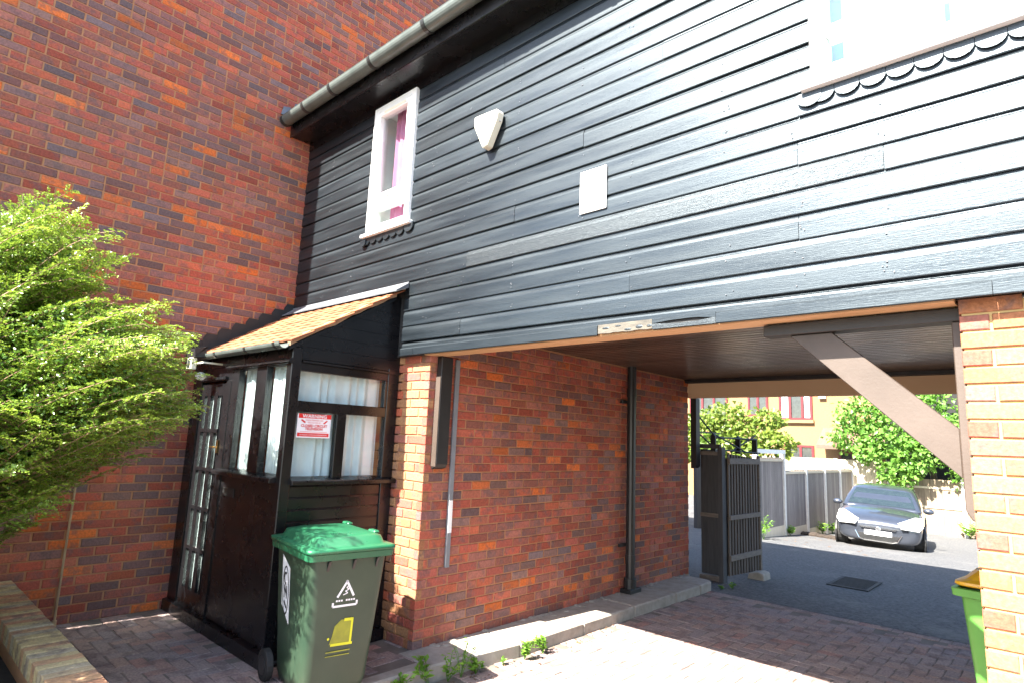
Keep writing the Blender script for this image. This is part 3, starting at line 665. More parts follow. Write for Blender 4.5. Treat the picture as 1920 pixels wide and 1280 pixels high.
# tiles
sl_ = math.atan2(2.9-2.315, .97); tme = []
for v in range(5):
    mb = MB(); n = 4; w = .162; L = .2
    for i in range(n):
        x0, x1 = -w/2+w*i/n, -w/2+w*(i+1)/n; c0 = .005*(1-(2*x0/w)**2); c1 = .005*(1-(2*x1/w)**2); e = lambda: (random.random()-.5)*.004
        mb.add([(x0, 0, c0), (x1, 0, c1), (x1, L, c1-.002), (x0, L, c0-.002), (x0, 0, c0-.013), (x1, 0, c1-.013), (x1, L, c1-.013), (x0, L, c0-.013)],
               [(0, 1, 2, 3), (7, 6, 5, 4), (0, 4, 5, 1), (2, 6, 7, 3), (0, 3, 7, 4), (1, 5, 6, 2)])
    tme.append(mb.mesh('roof_tile', m_tile))
for rw in range(11):
    for cx in range(13):
        x = .09+.165*cx+(.0825 if rw % 2 else 0)
        if x > 1.92: continue
        y = -1.055+.0985*rw*math.cos(sl_); z = roofz(y)+.0
        if y > -.14: continue
        o = bpy.data.objects.new('roof_tile', random.choice(tme)); COL.objects.link(o); o.parent = roof
        o.matrix_basis = Matrix.Translation((x+(random.random()-.5)*.006, y, z+random.random()*.004)) @ Matrix.Rotation(sl_-.055, 4, 'X') @ Matrix.Rotation((random.random()-.5)*.03, 4, 'Z')
q = MB(); pts = []
for i in range(14):
    t = i/13; y = -1.045+.93*t; pts.append((y, roofz(y)-.006+.008*random.random()))
q.prism(pts+[(y, z-.035-.012*random.random()) for y, z in pts[::-1]], 'x', 1.906, 1.952); obj('verge_mortar', q, M('verge_mortar', (.24, .15, .09), (.36, .24, .15), rough=.95, nscale=14, bump=1, bscale=40), roof)
q = MB(); q.prism([(-1.045, roofz(-1.045)-.052), (-.1, roofz(-.1)-.052), (-.1, roofz(-.1)-.08), (-1.045, roofz(-1.045)-.08)], 'x', 1.915, 1.94); obj('verge_board', q, m_gloss, roof)
q = MB(); q.prism([(-.2, roofz(-.2)+.035), (-.085, roofz(-.085)+.045), (-.0765, 2.955), (-.0745, 2.955), (-.0745, 2.9), (-.2, roofz(-.2)+.025)], 'x', .012, 2.06); obj('lead_flashing', q, m_lead, roof)
for i in range(8):
    y = -1.1+.132*i; z = .075*math.ceil((roofz(y+.132)+.06)/.075)-.006
    q = MB(); q.prism([(y+.0005, roofz(y)-.05), (y+.1315, roofz(y+.132)-.05), (y+.1315, z), (y+.03, z), (y+.0005, z-.05)], 'x', .002, .0085); obj('step_flashing', q, m_leadd, roof)
q = MB(); n = 10; pr = [(-1.088-.044*math.cos(PI*i/n), 2.285-.046*math.sin(PI*i/n)) for i in range(n+1)] + [(-1.088+.039*math.cos(PI*i/n), 2.285-.041*math.sin(PI*i/n)) for i in range(n+1)]
q.prism(pr, 'x', .08, 1.94); pg = obj('gutter', q, m_gutter, po)
for x in (.75, 1.35, 1.85): q = MB(); q.prism([(-1.088-.049*math.cos(PI*i/n), 2.285-.05*math.sin(PI*i/n)) for i in range(n+1)] + [(-1.088+.0445*math.cos(PI*i/n), 2.285-.0465*math.sin(PI*i/n)) for i in range(n+1)], 'x', x-.015, x+.015); obj('gutter_clip', q, m_blackp, pg)
q = MB(); q.box(.01, 1.93, -1.045, -1.0005, 2.271, 2.285); obj('eaves_board', q, m_gloss, po)
# security light
slt = thing('security_light', 'small floodlight with white motion sensor under the porch gutter above the door', 'floodlight', (.45, -1.22, 2.2))
q = MB(); q.prism([(-1.22, 2.32), (-1.11, 2.35), (-1.12, 2.35), (-1.11, 2.25), (-1.21, 2.25)], 'x', .36, .55); obj('lamp_head', q, m_blackp, slt, bevel=.012)
q = MB(); q.box(.4, .5, -1.22, -1.17, 2.14, 2.245); obj('lens', q, m_ivory, slt, bevel=.006); q = MB(); q.box(.42, .48, -1.224, -1.2205, 2.155, 2.23); obj('lens_glass', q, m_dglass, slt)
q = MB(); q.ell((.455, -1.11, 2.09), .05, .045, .038, 12, 8); obj('motion_sensor', q, m_white, slt, smooth=True)
q = MB(); q.box(.5, .64, -1.17, -1.155, 2.19, 2.205); q.box(.625, .64, -1.155, -1.0, 2.19, 2.205); obj('bracket', q, m_ivory, slt)
# warning sign
sg = thing('warning_sign', 'red and white CCTV warning sign stuck inside the porch side window', 'sign', (XS-.024, -.76, 1.59))
x_ = XS-.026; ya, yb, za, zb = -.9, -.615, 1.59, 1.772
S = lambda u, v, o=0: (x_+.002+o, ya+u*(yb-ya), za+v*(zb-za))
q = MB(); q.box(x_-.001, x_+.0015, ya, yb, za, zb); obj('panel', q, m_stick, sg)
q = MB(); flat(q, [[(.03, .81), (1, .81), (1, 1), (.03, 1)]], lambda u, v: S(u, v, .0004)); flat(q, [[(.03, .05), (.96, .05), (.96, .2), (.03, .2)]], lambda u, v: S(u, v, .0004)); obj('red_band', q, m_red, sg)
def T(txt, cu, v, size, sx, mat, off=.001, name='lettering', bold=.0):
    k = 1/(yb-ya); obj(name, text_mb(txt, size, lambda a, b: (x_+.0025+off, ya+cu*(yb-ya)+a, za+v*(zb-za)+b), 'CENTER', sx, bold), mat, sg)
T('WARNING', .5, .835, .038, 1.12, m_stick, bold=.0008); T('THESE PREMISES ARE', .5, .7, .017, .95, m_red); T('PROTECTED BY', .5, .6, .017, .95, m_red)
T('CLOSED CIRCUIT', .5, .45, .027, 1.05, m_red, bold=.0009); T('TELEVISION', .5, .32, .027, 1.05, m_red, bold=.0009); T('24 HOUR CCTV IN OPERATION', .495, .09, .0155, 1.05, m_stick)
q = MB(); flat(q, [[(.1, .235), (.9, .235), (.9, .262), (.1, .262)]], lambda u, v: S(u, v, .0004)); obj('small_print', q, m_pinkp, sg)
q = MB(); flat(q, [[(.1, .72), (.13, .76), (.25, .66), (.22, .6)], [(.9, .72), (.87, .76), (.76, .62), (.8, .59)]], lambda u, v: S(u, v, .0006)); obj('camera_symbol', q, m_red, sg)

# ================================================================== WHEELIE BINS
def rr(hx, hy, r, z, cx=0, cy=0, n=4):
    out = []
    for qx, qy, a0 in ((1, 1, 0), (-1, 1, PI/2), (-1, -1, PI), (1, -1, 3*PI/2)):
        for k in range(n+1):
            a = a0+PI/2*k/n; out.append((cx+qx*(hx-r)+r*math.cos(a), cy+qy*(hy-r)+r*math.sin(a), z))
    return out
def make_bin(label, group, loc, rz, mb_, ml_, open_lid=False):
    t = thing('wheelie_bin', label, 'wheelie bin', loc, rz, group)
    q = MB(); q.loft([rr(.235, .2, .05, .02, -.02), rr(.255, .215, .06, .08, -.015), rr(.285, .235, .06, .4, -.008), rr(.318, .262, .06, .84), rr(.32, .264, .06, .86)]); body = obj('body', q, mb_, t, smooth=False, keep=False)
    for p in body.data.polygons: p.use_smooth = True
    q = MB(); q.loft([rr(.322, .266, .05, .845), rr(.352, .29, .04, .852), rr(.356, .293, .04, .89), rr(.33, .27, .04, .893)], cap=False); obj('rim', q, ml_ if not open_lid else mb_, t, keep=False, bevel=0)
    for y in (-.15, .02, .18):
        q = MB(); q.prism([(.315, .845), (.345, .845), (.312, .78)], 'y', y-.008, y+.008); obj('rim_gusset', q, m_blackp if not open_lid else mb_, t, keep=False)
    q = MB()
    if not open_lid:
        q.loft([rr(.36, .298, .045, .893), rr(.366, .303, .045, .9), rr(.366, .303, .045, .918), rr(.345, .284, .05, .924), rr(.315, .25, .07, .93), rr(.295, .235, .07, .972), rr(.24, .19, .08, .988), rr(.1, .09, .05, .994)])
        lid = obj('lid', q, ml_, t, keep=False)
        for p in lid.data.polygons: p.use_smooth = True
        for x in (-.26, .16):
            q = MB(); q.box(x-.05, x+.05, .2, .245, .972, .993); obj('lid_grip', q, ml_, lid, keep=False, bevel=.008)
    else:
        q.loft([rr(.34, .278, .06, .905, 0, 0), rr(.345, .283, .06, .912), rr(.342, .28, .06, .925), rr(.31, .25, .08, .94), rr(.27, .21, .1, .985), rr(.12, .09, .05, 1.0)])
        lid = obj('lid', q, ml_, t, keep=False)
    q = MB(); q.tube([(-.39, -.2, .88), (-.39, .2, .88)], .016, 8); q.box(-.4, -.33, -.21, -.18, .86, .9); q.box(-.4, -.33, .18, .21, .86, .9); obj('handle', q, mb_, t, keep=False)
    q = MB(); q.tube([(-.26, -.27, .1), (-.26, .27, .1)], .012, 8); obj('axle', q, m_blackp, t, keep=False)
    for s in (-1, 1):
        q = MB(); q.tube([(-.26, s*.255, .1), (-.26, s*.26, .1), (-.26, s*.295, .1), (-.26, s*.3, .1)], .1, 20); w = obj('wheel', q, m_rub, t, keep=False, bevel=.006)
        q = MB(); q.tube([(-.26, s*.3005, .1), (-.26, s*.304, .1)], .06, 16); obj('hub', q, m_blackp, w, keep=False)
    return t
G1 = make_bin('dark green wheelie bin with bright green lid in front of the porch', 'wheelie bins', (2.44, -.849, 0), R(-8), m_binbody, m_binlid)
def front(u, z, off=.0015): # face of the bin body: local x as a function of height
    hx = (.285+(.318-.285)*(z-.4)/.44 if z > .4 else .255+(.03)*(z-.08)/.32) + (-.008*(1-(z-.4)/.44) if z > .4 else -.008)
    return (hx+off+.0005, u, z)
def strip(a, b, w):
    d = Vector((b[0]-a[0], b[1]-a[1])).normalized(); n = Vector((-d.y, d.x))*w/2
    return [(a[0]+n.x, a[1]+n.y), (b[0]+n.x, b[1]+n.y), (b[0]-n.x, b[1]-n.y), (a[0]-n.x, a[1]-n.y)]
q = MB(); cz = .615; cy = -.01
flat(q, [strip((cy-.055, cz), (cy+.004, cz+.1), .014), strip((cy-.004, cz+.1), (cy+.055, cz), .014), strip((cy-.08, cz-.055), (cy+.08, cz-.055), .013), strip((cy-.08, cz-.055), (cy-.08, cz-.03), .013), strip((cy+.08, cz-.055), (cy+.08, cz-.03), .013)], front)
z_ = [(-.018, .012), (.012, .022), (-.006, .034), (.018, .044), (.0, .056), (.014, .066)]
flat(q, [strip((cy+a[0], cz+a[1]), (cy+b[0], cz+b[1]), .006) for a, b in zip(z_[:-1], z_[1:])], front)
flat(q, [strip((cy-.062+.0165*i, cz-.022), (cy-.05+.0165*i, cz-.022), .011) for i in range(8) if i != 3], front)
obj('recycling_logo', q, m_stick, G1, keep=False)
q = MB(); flat(q, [[(-.085, .33), (.06, .32), (.06, .47), (-.02, .475), (-.06, .44), (-.07, .38)]], front); obj('faded_sticker', q, m_oliv, G1, keep=False)
q = MB(); flat(q, [strip((-.075, .327), (.07, .322), .016), strip((.055, .32), (.055, .475), .014), strip((0, .472), (.06, .47), .018), strip((-.1, .365), (-.088, .37), .014)], lambda u, z: front(u, z, .0025)); obj('sticker_border', q, m_yellow, G1, keep=False)
q = MB(); flat(q, [strip((-.1, .285), (.06, .282), .008), strip((-.1, .26), (.06, .257), .006)], front); obj('faded_line', q, m_oliv, G1, keep=False)
def side(u, z, off=.0015):
    hy = (.235+(.262-.235)*(z-.4)/.44) ; return (u, -hy-off-.0005, z)
q = MB(); flat(q, [[(-.17, .5), (-.03, .395), (-.03, .75), (-.17, .82)]], side); st = obj('side_sticker', q, m_stick, G1, keep=False)
ov = [(-.1+.052*math.cos(t*PI/12), .6+.15*math.sin(t*PI/12)) for t in range(25)]
q = MB(); flat(q, [strip(a, b, .011) for a, b in zip(ov[:-1], ov[1:])], lambda u, z: side(u, z, .003))
arc = [(-.1+.026*math.cos(R(60+25*t)), .675+.035*math.sin(R(60+25*t))) for t in range(10)]
flat(q, [strip(a, b, .016) for a, b in zip(arc[:-1], arc[1:])], lambda u, z: side(u, z, .0035))
flat(q, [strip((-.12, .55), (-.12, .63), .014), strip((-.12, .63), (-.078, .56), .016), strip((-.08, .55), (-.08, .63), .013), strip((-.12, .53), (-.08, .49), .018)], lambda u, z: side(u, z, .0038))
obj('sticker_lettering', q, m_ink, st, keep=False)
G2 = make_bin('lime green wheelie bin with amber lid half hidden behind the right brick pier', 'wheelie bins', (5.97, 1.72, -.095), R(-98), m_lime, m_yel, True); G2.scale = (1.1, 1.1, 1.1)

# ================================================================== PLANTER, PIPE
pl = thing('planter_wall', 'low brick planter wall with brick on edge coping at the bottom left', 'planter', (1.7, -2.3, 0))
q = MB(); q.box(.01, 3.6, -2.365, -2.165, -.15, .325); q.box(.01, 3.6, -2.83, -2.65, -.15, .24); obj('wall', q, m_mortar, pl)
CP = [(.42, .32, .17), (.46, .36, .2), (.38, .29, .18), (.42, .25, .14), (.36, .3, .21), (.4, .2, .12)]
cm = []
for i, c in enumerate(CP):
    mb = MB(); v, f = brick_geo(.215, .062, .1); mb.add(v, f, c); cm.append(mb.mesh('coping_brick', m_brick))
for rowy, z in ((-2.155, .4), (-2.62, .315)):
    for i in range(48):
        x = .03+.0735*i
        o = bpy.data.objects.new('coping_brick', random.choice(cm)); COL.objects.link(o); o.parent = pl
        o.matrix_basis = Matrix.Translation(-Vector(pl.location)) @ Matrix.Translation((x+.062, rowy, z+(random.random()-.5)*.006)) @ Matrix.Rotation(-PI/2+(random.random()-.5)*.03, 4, 'Z') @ Matrix.Rotation(-PI/2, 4, 'X') @ Matrix.Translation((0, 0, -.062))
bl = []
for k in range(4):
    for i in range(16):
        x = 3.58-.225*i-(.1125 if k % 2 else 0)
        if x-.215 > .01: bl.append((Matrix.Translation((x, -2.156, .075*k+.0)) @ Matrix.Rotation(PI, 4, 'Z'), .215, .065, pick()))
lay(bl, pl, 60)
q = MB(); q.box(.01, 3.6, -2.65, -2.365, -.15, .22); q.box(.01, 4.2, -4.0, -2.83, -.15, .18); obj('soil', q, m_soil, kind='structure')
pp = MB(); pp.tube([(.05, -1.84, .0), (.05, -1.84, .7), (.052, -1.835, 1.45)], .009, 8); pp.tube([(.05, -1.84, .0), (.05, -1.84, .05)], .018, 8)
tag(obj('wall_pipe', pp, m_pipe), 'thin rusty upright pipe against the brick wall beside the planter', 'pipe')

# ================================================================== FOLIAGE HELPERS
def leaf_mesh(name, P, D, N, L, Wd, val, mat, fold=.25):
    """one diamond leaf (2 triangles pairs) per row; P base, D direction, N normal"""
    n = len(P); S_ = np.cross(D, N); S_ /= np.linalg.norm(S_, axis=1)[:, None]+1e-9
    N2 = np.cross(S_, D)
    a = P; b = P + D*L[:, None]*.5 + S_*Wd[:, None]*.5 + N2*(Wd*fold)[:, None]; c = P + D*L[:, None]; d = P + D*L[:, None]*.5 - S_*Wd[:, None]*.5 + N2*(Wd*fold)[:, None]
    V = np.stack([a, b, c, d], 1).reshape(-1, 3)
    me = bpy.data.meshes.new(name); me.vertices.add(4*n); me.vertices.foreach_set('co', V.ravel())
    idx = np.arange(n)[:, None]*4; F = np.concatenate([idx+0, idx+1, idx+2, idx+0, idx+2, idx+3], 1).ravel()
    me.loops.add(6*n); me.loops.foreach_set('vertex_index', F); me.polygons.add(2*n)
    me.polygons.foreach_set('loop_start', np.arange(2*n)*3); me.polygons.foreach_set('loop_total', np.full(2*n, 3))
    at = me.attributes.new('lv', 'FLOAT', 'POINT'); at.data.foreach_set('value', np.repeat(val, 4)); me.update(); me.validate(); me.materials.append(mat); return me
def unit(v): return v/(np.linalg.norm(v, axis=-1, keepdims=True)+1e-9)
# ---- the big bush: arching sprays with small paired leaves
bush = thing('bush', 'large bright green small leaved bush overhanging the brick planter and door', 'bush', (1.3, -3.3, .18))
BL = [((1.25, -2.2, 2.0), (.95, .72, .62), 1.0), ((1.35, -2.5, 2.62), (.8, .45, .46), 1.1), ((1.5, -1.75, 1.85), (.6, .5, .5), .8), ((1.0, -2.3, 1.5), (.85, .5, .4), .7), ((2.1, -2.25, 1.95), (.6, .5, .55), .95), ((1.75, -2.5, 1.6), (.75, .4, .42), .5), ((1.2, -2.45, 1.22), (.8, .36, .26), .4), ((1.3, -3.2, 1.45), (1.1, .45, .9), 1.7), ((1.5, -3.75, 2.0), (1.2, .5, .9), 1.3)]
NBR = 540; nm = 8
wts = np.array([1.0, .9, .8, .75, .6, .5, 0, 0, 0])[:len(BL)]; wts = np.append(wts[:6], .55); BV = BL[:6]+[BL[6]]
wts /= wts.sum(); tw = MB(); PP = []; DD = []; NN = []; LL = []; VV = []
LIMZ = [1.0, 1.2, 1.8, 2.35, 2.74, 3.06, 3.4]; LIMU = [-1.15, -.55, .16, .2, .0, -.4, -.85]
OY = [300, 345, 385, 420, 450, 500, 550, 600, 660, 720, 765, 800, 850, 900, 940, 972, 1000]; OX = [40, 110, 190, 215, 235, 325, 380, 392, 380, 365, 385, 335, 290, 245, 185, 100, 20]
def over_px(P):
    v = np.atleast_2d(P)-np.array(CAM_LOC); d = v@np.array(fwd); x = 960+FPX*(v@np.array(CR))/d; y = 640-FPX*(v@np.array(CU))/d
    return x-np.interp(y, OY, OX), d
def uval(p): return .732*p[..., 0]+.681*p[..., 1]
for i in range(NBR):
    b = BV[RNG.choice(len(BV), p=wts)]; u = unit(RNG.normal(size=3)+np.array([.35, .3, .25])); tip = np.array(b[0])+u*np.array(b[1])*RNG.uniform(.55, 1.05)
    for _ in range(6):
        ov, dd = over_px(tip); over = ov[0]-RNG.normal(-8, 16)-(38 if i % 9 == 0 else 0)
        if over > 0: tip = tip-np.array([.732, .681, 0])*over*dd[0]/FPX*.8
    tip[0] = max(tip[0], .12)
    root = np.array([1.25+RNG.normal()*.18, -2.9+RNG.normal()*.12, np.clip(tip[2]-RNG.uniform(.35, .8), .7, 2.3)])
    ctl = root*.45+tip*.55+np.array([0, 0, RNG.uniform(.02, .22)])+RNG.normal(size=3)*.06
    tint = np.clip(RNG.normal(.4, .16), .05, .9); n = int(14+np.linalg.norm(tip-root)*16); path = []
    pl_n = unit(np.array([0, 0, 1.0])+RNG.normal(size=3)*.33)
    for k in range(n+1):
        t = .22+.78*k/n; p = (1-t)**2*root+2*t*(1-t)*ctl+t*t*tip; d = unit(2*(1-t)*(ctl-root)+2*t*(tip-ctl)); path.append(tuple(p))
        side_ = unit(np.cross(pl_n, d)); s_ = 1 if k % 2 else -1
        L_ = RNG.uniform(.07, .2)*(1-.55*max(0, t-.6)/.4)
        sd_ = unit(side_*s_*.8+d*.75+np.array([0, 0, .12])+RNG.normal(size=3)*.16) if k < n else d
        m = int(L_/.0085)+3; q_ = p+sd_[None]*(L_*(np.arange(m)+1)/m)[:, None]+np.array([0, 0, -.03])[None]*((np.arange(m)/m)**2)[:, None]
        lat = unit(np.cross(pl_n, sd_)); sg_ = np.where(np.arange(m) % 2 == 0, 1, -1)[:, None]
        ld = unit(lat[None]*sg_*.9+sd_[None]*.6+RNG.normal(size=(m, 3))*.25); nn = unit(pl_n[None]+RNG.normal(size=(m, 3))*.42)
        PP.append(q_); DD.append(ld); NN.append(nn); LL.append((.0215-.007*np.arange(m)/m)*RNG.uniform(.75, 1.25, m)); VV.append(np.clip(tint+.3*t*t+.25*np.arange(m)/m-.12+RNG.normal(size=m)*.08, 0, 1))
        if k % 2 == 0: tw.tube([tuple(p), tuple(q_[-1])], .0012, 3, cap=False)
    tw.tube(path[::3]+[path[-1]], .0045, 4, cap=False, r2=.0013)
A = np.concatenate
PPa = A(PP); keepm = (PPa[:, 0] > .03) & (over_px(PPa)[0] < 48); Ls = A(LL)[keepm]
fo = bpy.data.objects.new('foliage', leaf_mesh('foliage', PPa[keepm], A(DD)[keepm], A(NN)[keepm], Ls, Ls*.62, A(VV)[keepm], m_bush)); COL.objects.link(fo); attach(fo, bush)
# inner leaves, darker greens painted in for the shade inside the bush
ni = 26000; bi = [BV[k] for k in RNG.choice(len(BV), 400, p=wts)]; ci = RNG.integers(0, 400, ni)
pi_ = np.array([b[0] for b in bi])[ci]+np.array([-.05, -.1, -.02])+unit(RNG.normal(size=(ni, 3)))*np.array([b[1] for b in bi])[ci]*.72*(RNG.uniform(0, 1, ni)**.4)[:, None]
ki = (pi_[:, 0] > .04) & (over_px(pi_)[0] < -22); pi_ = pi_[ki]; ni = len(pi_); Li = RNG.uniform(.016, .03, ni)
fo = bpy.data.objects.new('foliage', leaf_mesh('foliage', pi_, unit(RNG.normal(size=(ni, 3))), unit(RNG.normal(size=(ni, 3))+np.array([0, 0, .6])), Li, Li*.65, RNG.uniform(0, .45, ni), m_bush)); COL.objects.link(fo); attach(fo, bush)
start = np.array([np.array(b[0]) for b in BV[:6]]); ns = 6
obj('twigs', tw, m_twig, bush, kind='stuff')
nb = 170000; cb_ = np.array([(1.2, -3.25, 1.4), (1.4, -3.75, 2.0), (1.0, -3.9, 1.2), (1.5, -3.2, 1.0), (1.0, -3.35, 2.1), (.3, -3.2, 1.3)])[RNG.integers(0, 6, nb)]; pb = cb_ + unit(RNG.normal(size=(nb, 3)))*np.array([1.2, .42, .85])*(RNG.uniform(0, 1, nb)**.4)[:, None]  # unseen out-of-frame leaf mass, added to shade the paving before the porch
kb = (pb[:, 0] > .03) & (pb[:, 1] < -2.95); pb = pb[kb]; nb = len(pb)
fo = bpy.data.objects.new('foliage', leaf_mesh('foliage', pb, unit(RNG.normal(size=(nb, 3))+np.array([.4, .4, .2])), unit(RNG.normal(size=(nb, 3))+np.array([0, 0, .5])), np.full(nb, .036), np.full(nb, .0225), RNG.uniform(.2, .9, nb), m_bush)); COL.objects.link(fo); attach(fo, bush)
st_ = MB()
for i in range(9):
    a = RNG.normal(size=2)*.12; e = start[i % ns]+RNG.normal(size=3)*.1; st_.tube([(1.3+a[0], -3.3+a[1]*.5, .16), (1.3+a[0]*2+(e[0]-1.3)*.15, -3.3+(e[1]+3.3)*.15, .9), (1.3+(e[0]-1.3)*.4, -3.3+(e[1]+3.3)*.4, 1.5), tuple(e)], .018, 6, r2=.004)
obj('stem', st_, m_bark, bush)
def crown(name, blobs, n, size, mat, parent, dens=.75, droop=.3):
    w = np.array([b[1][0]*b[1][1]*b[1][2] for b in blobs])**.67; w /= w.sum(); ci = RNG.choice(len(blobs), n, p=w)
    c = np.array([b[0] for b in blobs])[ci]; r = np.array([b[1] for b in blobs])[ci]; u = unit(RNG.normal(size=(n, 3)))
    p = c + u*r*(RNG.uniform(0, 1, n)**.3)[:, None]*(1+.12*RNG.normal(size=n))[:, None]
    d = unit(u*.6 + RNG.normal(size=(n, 3))*.6 + np.array([0, 0, -droop])); nn = unit(RNG.normal(size=(n, 3))*.7 + np.array([0, -.4, .8]))
    s = size*RNG.uniform(.6, 1.3, n); o = bpy.data.objects.new('crown', leaf_mesh('crown', p, d, nn, s, s*.8, np.clip(RNG.normal(.45, .28, n), 0, 1), mat)); COL.objects.link(o); attach(o, parent)

# ================================================================== BACK YARD
# side door and open slatted gate
sd = thing('side_gate', 'dark boarded side door with pale battens at the far end of the passage wall', 'gate', (2.48, 4.95, -.1))
for i in range(3): q = MB(); q.box(2.345+.094*i, 2.436+.094*i, 4.95, 4.97, -.03, 1.63-.015*i); obj('board', q, m_gate, sd)
for z in (.72, 1.55): q = MB(); q.box(2.345, 2.6, 4.925, 4.949, z, z+.05); obj('batten', q, m_gatew, sd)
q = MB(); q.box(2.63, 2.69, 4.86, 4.98, -.1, 1.66); obj('gate_post', q, m_gate, sd); q = MB(); q.box(2.335, 2.63, 4.93, 4.99, 1.64, 1.7); obj('head', q, m_gate, sd); q = MB(); q.box(2.335, 2.63, 4.9, 4.96, -.1, -.04); obj('threshold', q, m_gatew, sd)
sg2 = thing('slatted_gate', 'black slatted gate leaf standing open with pale cross battens', 'gate', (2.72, 5.4, -.1))
for i in range(11):
    y = 5.0+.086*i; q = MB(); q.box(2.7+.004*i, 2.72+.004*i, y, y+.05, -.02-.003*i, 1.58-.006*i); obj('slat', q, m_slat, sg2)
q = MB(); q.prism([(2.68, 4.99), (2.693, 4.99), (2.733, 5.95), (2.72, 5.95)], 'z', -.02, 1.52); obj('back_panel', q, m_ink, sg2)
for z, h in ((.7, .06), (.17, .07), (1.44, .08)): q = MB(); q.prism([(2.722, 4.99), (2.765, 5.95), (2.788, 5.95), (2.745, 4.99)], 'z', z, z+h); obj('batten', q, m_gatew, sg2)
q = MB(); q.box(2.735, 2.775, 5.95, 6.0, -.08, 1.56); obj('stile', q, m_gatew, sg2)
tp = thing('gate_spikes', 'tangle of black posts and wire on top of the gates', 'barrier', (2.6, 5.5, 1.6))
for x, y, h in ((2.42, 5.2, .26), (2.55, 5.75, .24), (2.66, 6.1, .22)): q = MB(); q.prism([(x-.035, 1.58), (x+.035, 1.58), (x+.035, 1.6+h*.85), (x, 1.6+h), (x-.035, 1.6+h*.85)], 'y', y-.02, y+.02); obj('spike', q, m_ink, tp)
q = MB()
for a, b in (((2.2, 5.2, 2.1), (2.45, 5.25, 1.78)), ((2.2, 5.2, 1.85), (2.42, 5.3, 1.62)), ((2.42, 5.2, 1.85), (2.66, 5.8, 1.6)), ((2.42, 5.2, 1.8), (2.7, 6.1, 1.8)), ((2.5, 5.6, 1.6), (2.68, 6.1, 1.86)), ((2.4, 5.2, 1.63), (2.72, 6.15, 1.6))): q.tube([a, b], .012, 6)
obj('wire', q, m_ink, tp)
cb = MB(); cb.prism([(2.74, -.12), (2.98, -.12), (2.97, -.02), (2.9, .0), (2.77, -.03)], 'y', 5.5, 5.75); tag(obj('concrete_block', cb, m_conc, bevel=.012), 'lump of broken concrete at the foot of the open slatted gate', 'block')
dc = thing('drain_cover', 'dark iron gully grating set in the shaded asphalt', 'drain cover', (3.85, 6.45, -.11))
q = MB(); c_, s_ = math.cos(R(15)), math.sin(R(15))
dz_ = zg(6.45)+.012
q.box(-.25, .25, -.4, -.36, 0, .014); q.box(-.25, .25, .36, .4, 0, .014); q.box(-.25, -.21, -.3595, .3595, 0, .014); q.box(.21, .25, -.3595, .3595, 0, .014); o = obj('frame', q, m_rub, dc, keep=False); o.location = (0, 0, zg(6.45)+.11+.004)
for i in range(9): q = MB(); q.box(-.209, .209, -.34+.08*i, -.3+.08*i, 0, .012); o = obj('bar', q, m_rub, dc, keep=False); o.location = (0, 0, zg(6.45)+.114)
# left boundary fence
fx = lambda y: 1.0
fn = thing('side_fence', 'weathered grey boarded fence with concrete posts along the left of the yard', 'fence', (1, 14, -.4))
py = [10.45, 12.15, 13.8, 15.4, 16.9, 18.3]
for i, y in enumerate(py):
    top = 1.58 if i < 2 else 1.27; q = MB(); q.box(.96, 1.06, y-.05, y+.05, zg(y)-.1, top); obj('post', q, m_post, fn)
for i, (a, b) in enumerate(zip(py[:-1], py[1:])):
    zb_ = min(zg(a), zg(b)); q = MB(); q.box(.985, 1.03, a+.052, b-.052, zb_-.05, zb_+.24); obj('gravel_board', q, m_fencep, fn)
    y = a+.055; top = 1.5 if i == 0 else 1.2
    while y < b-.07:
        w = min(.125, b-.055-y); q = MB(); q.box(.995+random.random()*.012, 1.02, y, y+w-.004, zb_+.245, top+(random.random()-.5)*.01); obj('board', q, m_fence, fn); y += .127
    q = MB(); q.box(1.021, 1.05, a+.052, b-.052, top-.09, top-.03); obj('rail', q, m_fencep, fn)
q = MB(); q.box(1.03, 1.07, 10.4, 12.2, 1.585, 1.68); obj('top_rail', q, m_white, fn)
# cold frame glazing above the fence
gf = thing('glass_screen', 'dark framed glass screen standing above the first fence panel', 'screen', (.7, 11, 1.7))
q = MB(); q.box(-.6, -.56, 10.8, 12.2, 1.62, 2.02); obj('pane', q, m_glass, gf); q = MB(); q.box(-.62, -.54, 10.8, 12.2, 2.021, 2.05); q.box(-.62, -.54, 10.8, 12.2, -.3, 1.619); obj('frame', q, m_gate, gf)
# back fence
bf = thing('back_fence', 'pale sunlit boarded fence across the back of the yard behind the car', 'fence', (2, 18.6, -.55))
x = -3.0
while x < 6.5:
    top = 1.48 if x < 1.95 else 1.02
    q = MB(); q.box(x, x+.145, 18.6, 18.62+random.random()*.01, -.55, top); obj('board', q, m_fencep if x < 1.95 else m_fencet, bf); x += .15
for x in (-1.2, .5, 1.97, 3.8, 5.6): q = MB(); q.box(x-.05, x+.05, 18.54, 18.64, -.6, 1.5 if x < 2 else 1.06); obj('post', q, m_post, bf)
for z in (.2, .75): q = MB(); q.box(1.95, 6.5, 18.57, 18.599, z, z+.06); obj('rail', q, m_fencep, bf)
